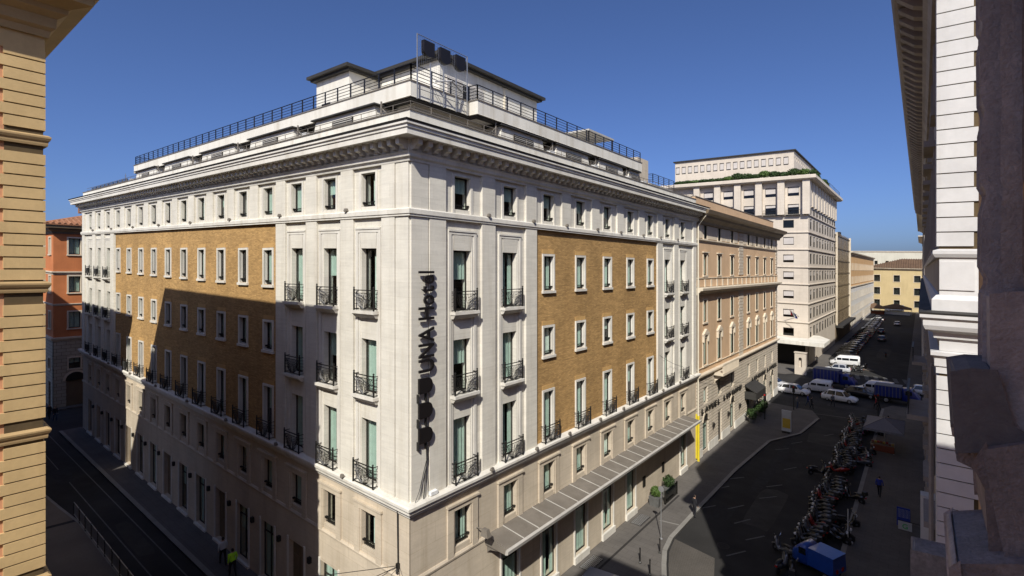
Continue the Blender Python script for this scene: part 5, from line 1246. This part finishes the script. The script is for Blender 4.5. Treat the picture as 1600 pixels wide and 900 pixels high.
# ================================================================ street furniture
def furniture():
    # signpost on the pavement
    T = thing('signpost','thin galvanised signpost with small oval head on the hotel pavement','signpost',3.06,19.75,0)
    q = MB(); q.lathe([(.12,0),(.12,.04),(.035,.06),(.03,3.3)],(3.06,19.75,0),8); q.build('post','galvanised',T)
    q = MB(); q.lathe([(.02,-.02),(.2,-.02),(.2,.02),(.02,.02)],(3.06,19.75,3.45),14,'y'); q.build('sign_disc','galvanised',T)
    for k,(px,py) in enumerate(((1031,864),(1031,892),(1030,868))):
        g = gnd(px,py); T = thing('bollard','slim dark iron bollard on the hotel pavement near the signpost','bollard',g[0]-.3*k,g[1]-.8*k,0,group='bollards by the signpost')
        q = MB(); q.lathe([(.09,0),(.09,.05),(.045,.1),(.04,.85),(.06,.88),(.05,.96),(.0,1.0)],(g[0]-.3*k,g[1]-.8*k,0),8); q.build('post','iron',T)
    # planters with clipped balls
    for x,y,m,lab,rr in ((.75,24.3,'foliage_light','bright clipped ball bush in a square grey planter beside the hotel shop window',.42),(.85,26.7,'foliage','dark round bush in a square planter farther along the hotel wall',.5)):
        T = thing('planter',lab,'planter',x,y,0); q = MB(); q.taper(ID,(x-.36,x+.36,y-.36,y+.36,.0),(x-.42,x+.42,y-.42,y+.42,.72)); q.build('pot','planter',T)
        leaves('bush',(x,y,.66),(rr,rr,rr),900,.07,m,T); q = MB(); q.tube([(x,y,.5),(x,y,1.0)],.04,5); q.build('stem','bark',T)
    T = thing('low_barrier','dark low glass wind barrier between the two planters','barrier',1.3,25.6,0); q = MB(); q.box(1.25,1.29,24.9,27.4,.1,1.0); q.build('pane','glass_dark',T)
    q = MB(); q.box(1.22,1.32,24.85,24.95,0,1.05); q.box(1.22,1.32,27.35,27.45,0,1.05); q.box(1.22,1.32,24.85,27.45,.02,.1); q.build('frame','frame_dark',T)
    for k,(y,h) in enumerate(((52.6,.9),(56.2,.8),(58.4,1.0))):
        T = thing('potted_bush','dark leafy bush in a pot against the peach building','plant',1.0,y,0,group='potted bushes along the peach building'); q = MB(); q.lathe([(.28,0),(.38,.5),(.34,.5)],(1.0,y,0),10); q.build('pot','planter',T); leaves('foliage',(1.0,y,.4),(.65,.7,h*.75),450,.12,'foliage',T)
    # advertising column
    x,y = 5.0,51.6; T = thing('advertising_totem','white and yellow advertising totem on the pavement point','sign',x,y,0)
    q = MB(); q.box(x-.5,x+.5,y-.12,y+.12,.12,2.5); q.build('panel_case','poster_white',T); q = MB(); q.box(x-.4,x+.4,y-.14,y-.12,.5,1.6); q.build('poster','poster_yellow',T); q = MB(); q.box(x-.4,x+.4,y-.5,y+.5,0,.12); q.build('foot','frame_dark',T)
    q = MB(); q.box(x-.4,x+.4,y-.137,y-.12,1.7,2.3); q.build('poster_header','poster_white',T)
    # parasol over a stall
    x,y = 14.1,53.0; T = thing('market_parasol','large square grey parasol over a stall beside the scooters','parasol',x,y,0)
    q = MB(); w_,d_ = 1.7,2.9; top = (x,y,3.25); c = [(x-w_,y-d_,2.55),(x+w_,y-d_,2.55),(x+w_,y+d_,2.55),(x-w_,y+d_,2.55)]
    for i in range(4):
        a,b = c[i],c[(i+1)%4]; mid = tuple((a[j]+b[j])/2-(.06 if j == 2 else 0) for j in range(3)); q.quad(a,mid,top); q.quad(mid,b,top)
        q.quad(a,b,(b[0],b[1],b[2]-.22),(a[0],a[1],a[2]-.22))
    q.build('canopy','umbrella_cloth',T)
    q = MB()
    for i in range(4): q.tube([top,c[i]],.02,4)
    q.build('ribs','frame_dark',T); q = MB(); q.lathe([(.35,0),(.35,.1),(.04,.12),(.035,3.3)],(x,y,0),10); q.build('pole','galvanised',T)
    T = thing('market_stall','low stall with red and orange goods under the grey parasol','stall',x-.2,y-.6,0)
    q = MB(); q.box(x-1.1,x+.9,y-1.9,y-.5,.75,.82); q.build('counter','brown_metal',T)
    for i in range(4): q = MB(); q.box(x-1.05+1.9*(i%2)-.03,x-1.05+1.9*(i%2)+.03,y-1.85+1.3*(i//2)-.03,y-1.85+1.3*(i//2)+.03,0,.75); q.build('leg','galvanised',T)
    q = MB(); q.quad((x-1.1,y-1.92,.1),(x+.9,y-1.92,.1),(x+.9,y-1.92,.75),(x-1.1,y-1.92,.75)); q.build('cloth_front','stall_red',T)
    rr = random.Random(5)
    for i in range(8):
        a,b = x-.95+.24*i,y-1.7+.7*rr.random(); B = thing('goods_box','small open box of goods on the stall under the grey parasol','box',a,b,.82,group='goods on the stall'); q = MB(); q.taper(ID,(a-.1,a+.1,b-.14,b+.14,.825),(a-.11,a+.11,b-.15,b+.15,.95)); q.build('box_side',('stall_red','poster_yellow','cloth_red')[i%3],B)
    # post with a round foot, chalk board, small sign on the right-hand pavement
    g = gnd(1325,847); T = thing('pavement_post','thin pale post on a round white foot behind the scooters','post',g[0],g[1],0); q = MB(); q.lathe([(.3,0),(.3,.06),(.1,.1),(.03,.12),(.025,2.3)],(g[0],g[1],0),12); q.build('post','white_plastic',T)
    g = gnd(1417,822); x,y = g[0]-.2,g[1]; T = thing('menu_board','dotted blue and white menu board standing on the right-hand pavement','sign',x,y,0); q = MB(); q.hexa([(x-.4,y-.25,.0),(x+.4,y-.25,0),(x+.4,y-.2,0),(x-.4,y-.2,0),(x-.4,y-.05,1.3),(x+.4,y-.05,1.3),(x+.4,y,1.3),(x-.4,y,1.3)]); q.build('board','cloth_blue',T)
    q = MB()
    for i in range(9):
        for j in range(8): zz = .62+.075*j; q.box(x-.33+.08*i,x-.29+.08*i,y-.262+.154*zz,y-.255+.154*zz,zz,zz+.035)
    q.build('print','poster_white',T)
    q = MB(); q.hexa([(x-.4,y+.3,.0),(x+.4,y+.3,0),(x+.4,y+.34,0),(x-.4,y+.34,0),(x-.4,y+.0,1.28),(x+.4,y+.0,1.28),(x+.4,y+.04,1.28),(x-.4,y+.04,1.28)]); q.build('rear_leg','frame_dark',T)
    g = gnd(1412,892); T = thing('hanging_sign','small white sign with a dark letter on a bracket by the white palazzo','sign',16.9,g[1],2.6); q = MB(); q.box(16.0,16.7,g[1]-.04,g[1]+.04,2.6,3.1); q.build('plate','poster_white',T); q = MB(); q.tube([(17.45,g[1],3.15),(16.0,g[1],3.15)],.025,5); q.build('bracket','frame_dark',T)
    me = text_mesh('G',.42,.01,'letter','green_light')
    for v in me.vertices: a,b,c_ = v.co; v.co = sh(16.2+a,g[1]-.05-c_,2.7+b)-WL[T.name]
    link('letter',me,T)
    # pillar with a dark niche by the tower portico, sunlit
    x,y = gnd(1253,584); x -= .2; T = thing('stone_pillar','tall pale stone pillar with dark arched niche in front of the portico','pillar',x,y,0)
    q = MB(); q.wall(Fr((x,y),(1,0),(0,-1)),-.9,.9,-.3,3.7,[(-.25,.25,1.2,2.7)],.45,.3); q.box(x-.9,x+.9,y-.1,y+.45,-.3,3.7); q.box(x-.9,x-.895,y-.45,y-.1,-.3,3.7); q.box(x+.895,x+.9,y-.45,y-.1,-.3,3.7); q.build('shaft','tower_stone',T)
    q = MB(); pts = [(.25*math.cos(a),2.7+.25*math.sin(a)) for a in [math.pi*k/8 for k in range(9)]]; q.plate(Fr((x,y),(1,0),(0,-1)),pts,.44,.456); q.build('niche_arch','frame_dark',T); q = MB(); q.box(x-1.0,x+1.0,y-.55,y+.55,3.7,3.85); q.build('cap','tower_stone',T)  # flat dark plate stands in for the shaded hollow of the arch
    # pedestrian barrier along the left kerb of the side street
    n = 9
    for k in range(n):
        xa = -30.5+1.55*k; T = thing('barrier_panel','grey mesh guard panel of the pavement fence along the side street','barrier',xa,-5.3,0,group='guard panels on the side street kerb')
        q = MB(); q.box(xa,xa+.06,-5.33,-5.27,0,1.05); q.build('post','frame_dark',T); q = MB()
        for z in (.15,1.0): q.box(xa+.06,xa+1.5,-5.315,-5.285,z-.02,z+.02)
        for j in range(12): q.box(xa+.14+.115*j,xa+.155+.115*j,-5.305,-5.295,.15,1.0)
        q.build('mesh_panel','galvanised',T)
    # lamps on the side street hung from the walls
    def wire(label, pts, sag=.4, r=.014):
        P = [Vector(p) for p in pts]; out = []
        for a,b in zip(P[:-1],P[1:]):
            for k in range(13):
                t = k/12; p = a.lerp(b,t); out.append((p.x,p.y,p.z-sag*4*t*(1-t)))
        q = MB(); q.tube(out,r,5); o = q.build('overhead_wire','black_plastic'); tag(o,label,'wire')
    wire('span wire running from the hotel corner across the side street',[(-.7,-.06,5.6),(-9.5,-11.6,6.4)],.3)
    wire('span wire running from the hotel corner towards the main street',[(-.66,-.06,5.6),(6.5,-5.0,4.2),(14,-7.2,6)],.2)
    wire('second thin span wire from the hotel corner over the side street',[(-.74,-.06,5.55),(-4,-11.6,5.2)],.25)
    wire('cable running down the hotel corner from ledge to bracket',[(-.68,-.13,8.0),(-.68,-.09,5.5)],0,.03)
    wire('slack cable strung from the hotel brick wall to the peach building',[(.1,26.3,11.6),(.45,31,9.9),(.35,36,8.0),(.5,53,4.8)],.15)
    T = thing('wire_bracket','small dark insulator bracket for span wires on the hotel corner','bracket',-.7,-.08,5.6); q = MB(); q.box(-.76,-.62,-.16,-.03,5.5,5.72); q.lathe([(.03,0),(.06,.05),(.03,.1),(.06,.15),(.02,.2)],(-.69,-.15,5.28),8); q.build('clamp','iron',T)
    # street lamp on the canopy wall near the corner
    T = thing('wall_lamp','grey flood lamp on an arm at the hotel wall by the canopy','lamp',.1,4.0,5.5); q = MB(); q.tube([(.05,4.1,5.9),(.6,4.1,6.0)],.03,6); q.build('arm','lead_grey',T); q = MB(); q.taper(ID,(.5,.95,3.95,4.25,5.7),(.55,.85,4.0,4.2,6.05)); q.build('lamp_head','lead_grey',T)
    for k,(px,py) in enumerate(((1372,655),(1195,655),(1240,640))):
        g = gnd(px,py); T = thing('traffic_light',('traffic light post near the grey parasol','traffic light post at the peach building corner','traffic light post by the kerb point near the totem')[k],'traffic light',g[0],g[1],0)
        q = MB(); q.lathe([(.08,0),(.05,.3),(.045,2.7)],(g[0],g[1],0),8); q.build('post','frame_dark',T); q = MB(); q.box(g[0]-.15,g[0]+.15,g[1]-.1,g[1]+.15,2.3,3.2); h_ = q.build('signal_head','black_plastic',T)
        for j in range(3): q = MB(); q.lathe([(.01,0),(.1,0),(.1,.05)],(g[0],g[1]-.16,2.45+.3*j),10,'y'); q.build('lens',('frame_dark','frame_dark','red_lamp')[j],h_)
furniture()
def street_end():
    for k,(x,y,w,lab) in enumerate(((8.5,262,5.5,'brown market tent with a low pyramid roof before the straw yellow building'),(1.2,258,4,'smaller brown market tent beside the white fronted building at the street end'))):
        T = thing('market_tent',lab,'tent',x,y,0); q = MB(); c = [(x-w,y-4,2.7),(x+w,y-4,2.7),(x+w,y+4,2.7),(x-w,y+4,2.7)]
        for i in range(4): q.quad(c[i],c[(i+1)%4],(x,y,4.6)); q.quad(c[i],c[(i+1)%4],(c[(i+1)%4][0],c[(i+1)%4][1],2.3),(c[i][0],c[i][1],2.3))
        q.build('tent_roof','brown_roof',T)
        for i in range(4): q = MB(); q.tube([(c[i][0],c[i][1],-.1),(c[i][0],c[i][1],2.7)],.05,5); q.build('pole','galvanised',T)
        q = MB(); q.box(x-w+.5,x+w-.5,y-2,y+2,-.1,1.2); q.build('counter','stall_red' if k else 'white_plastic',T)
street_end()
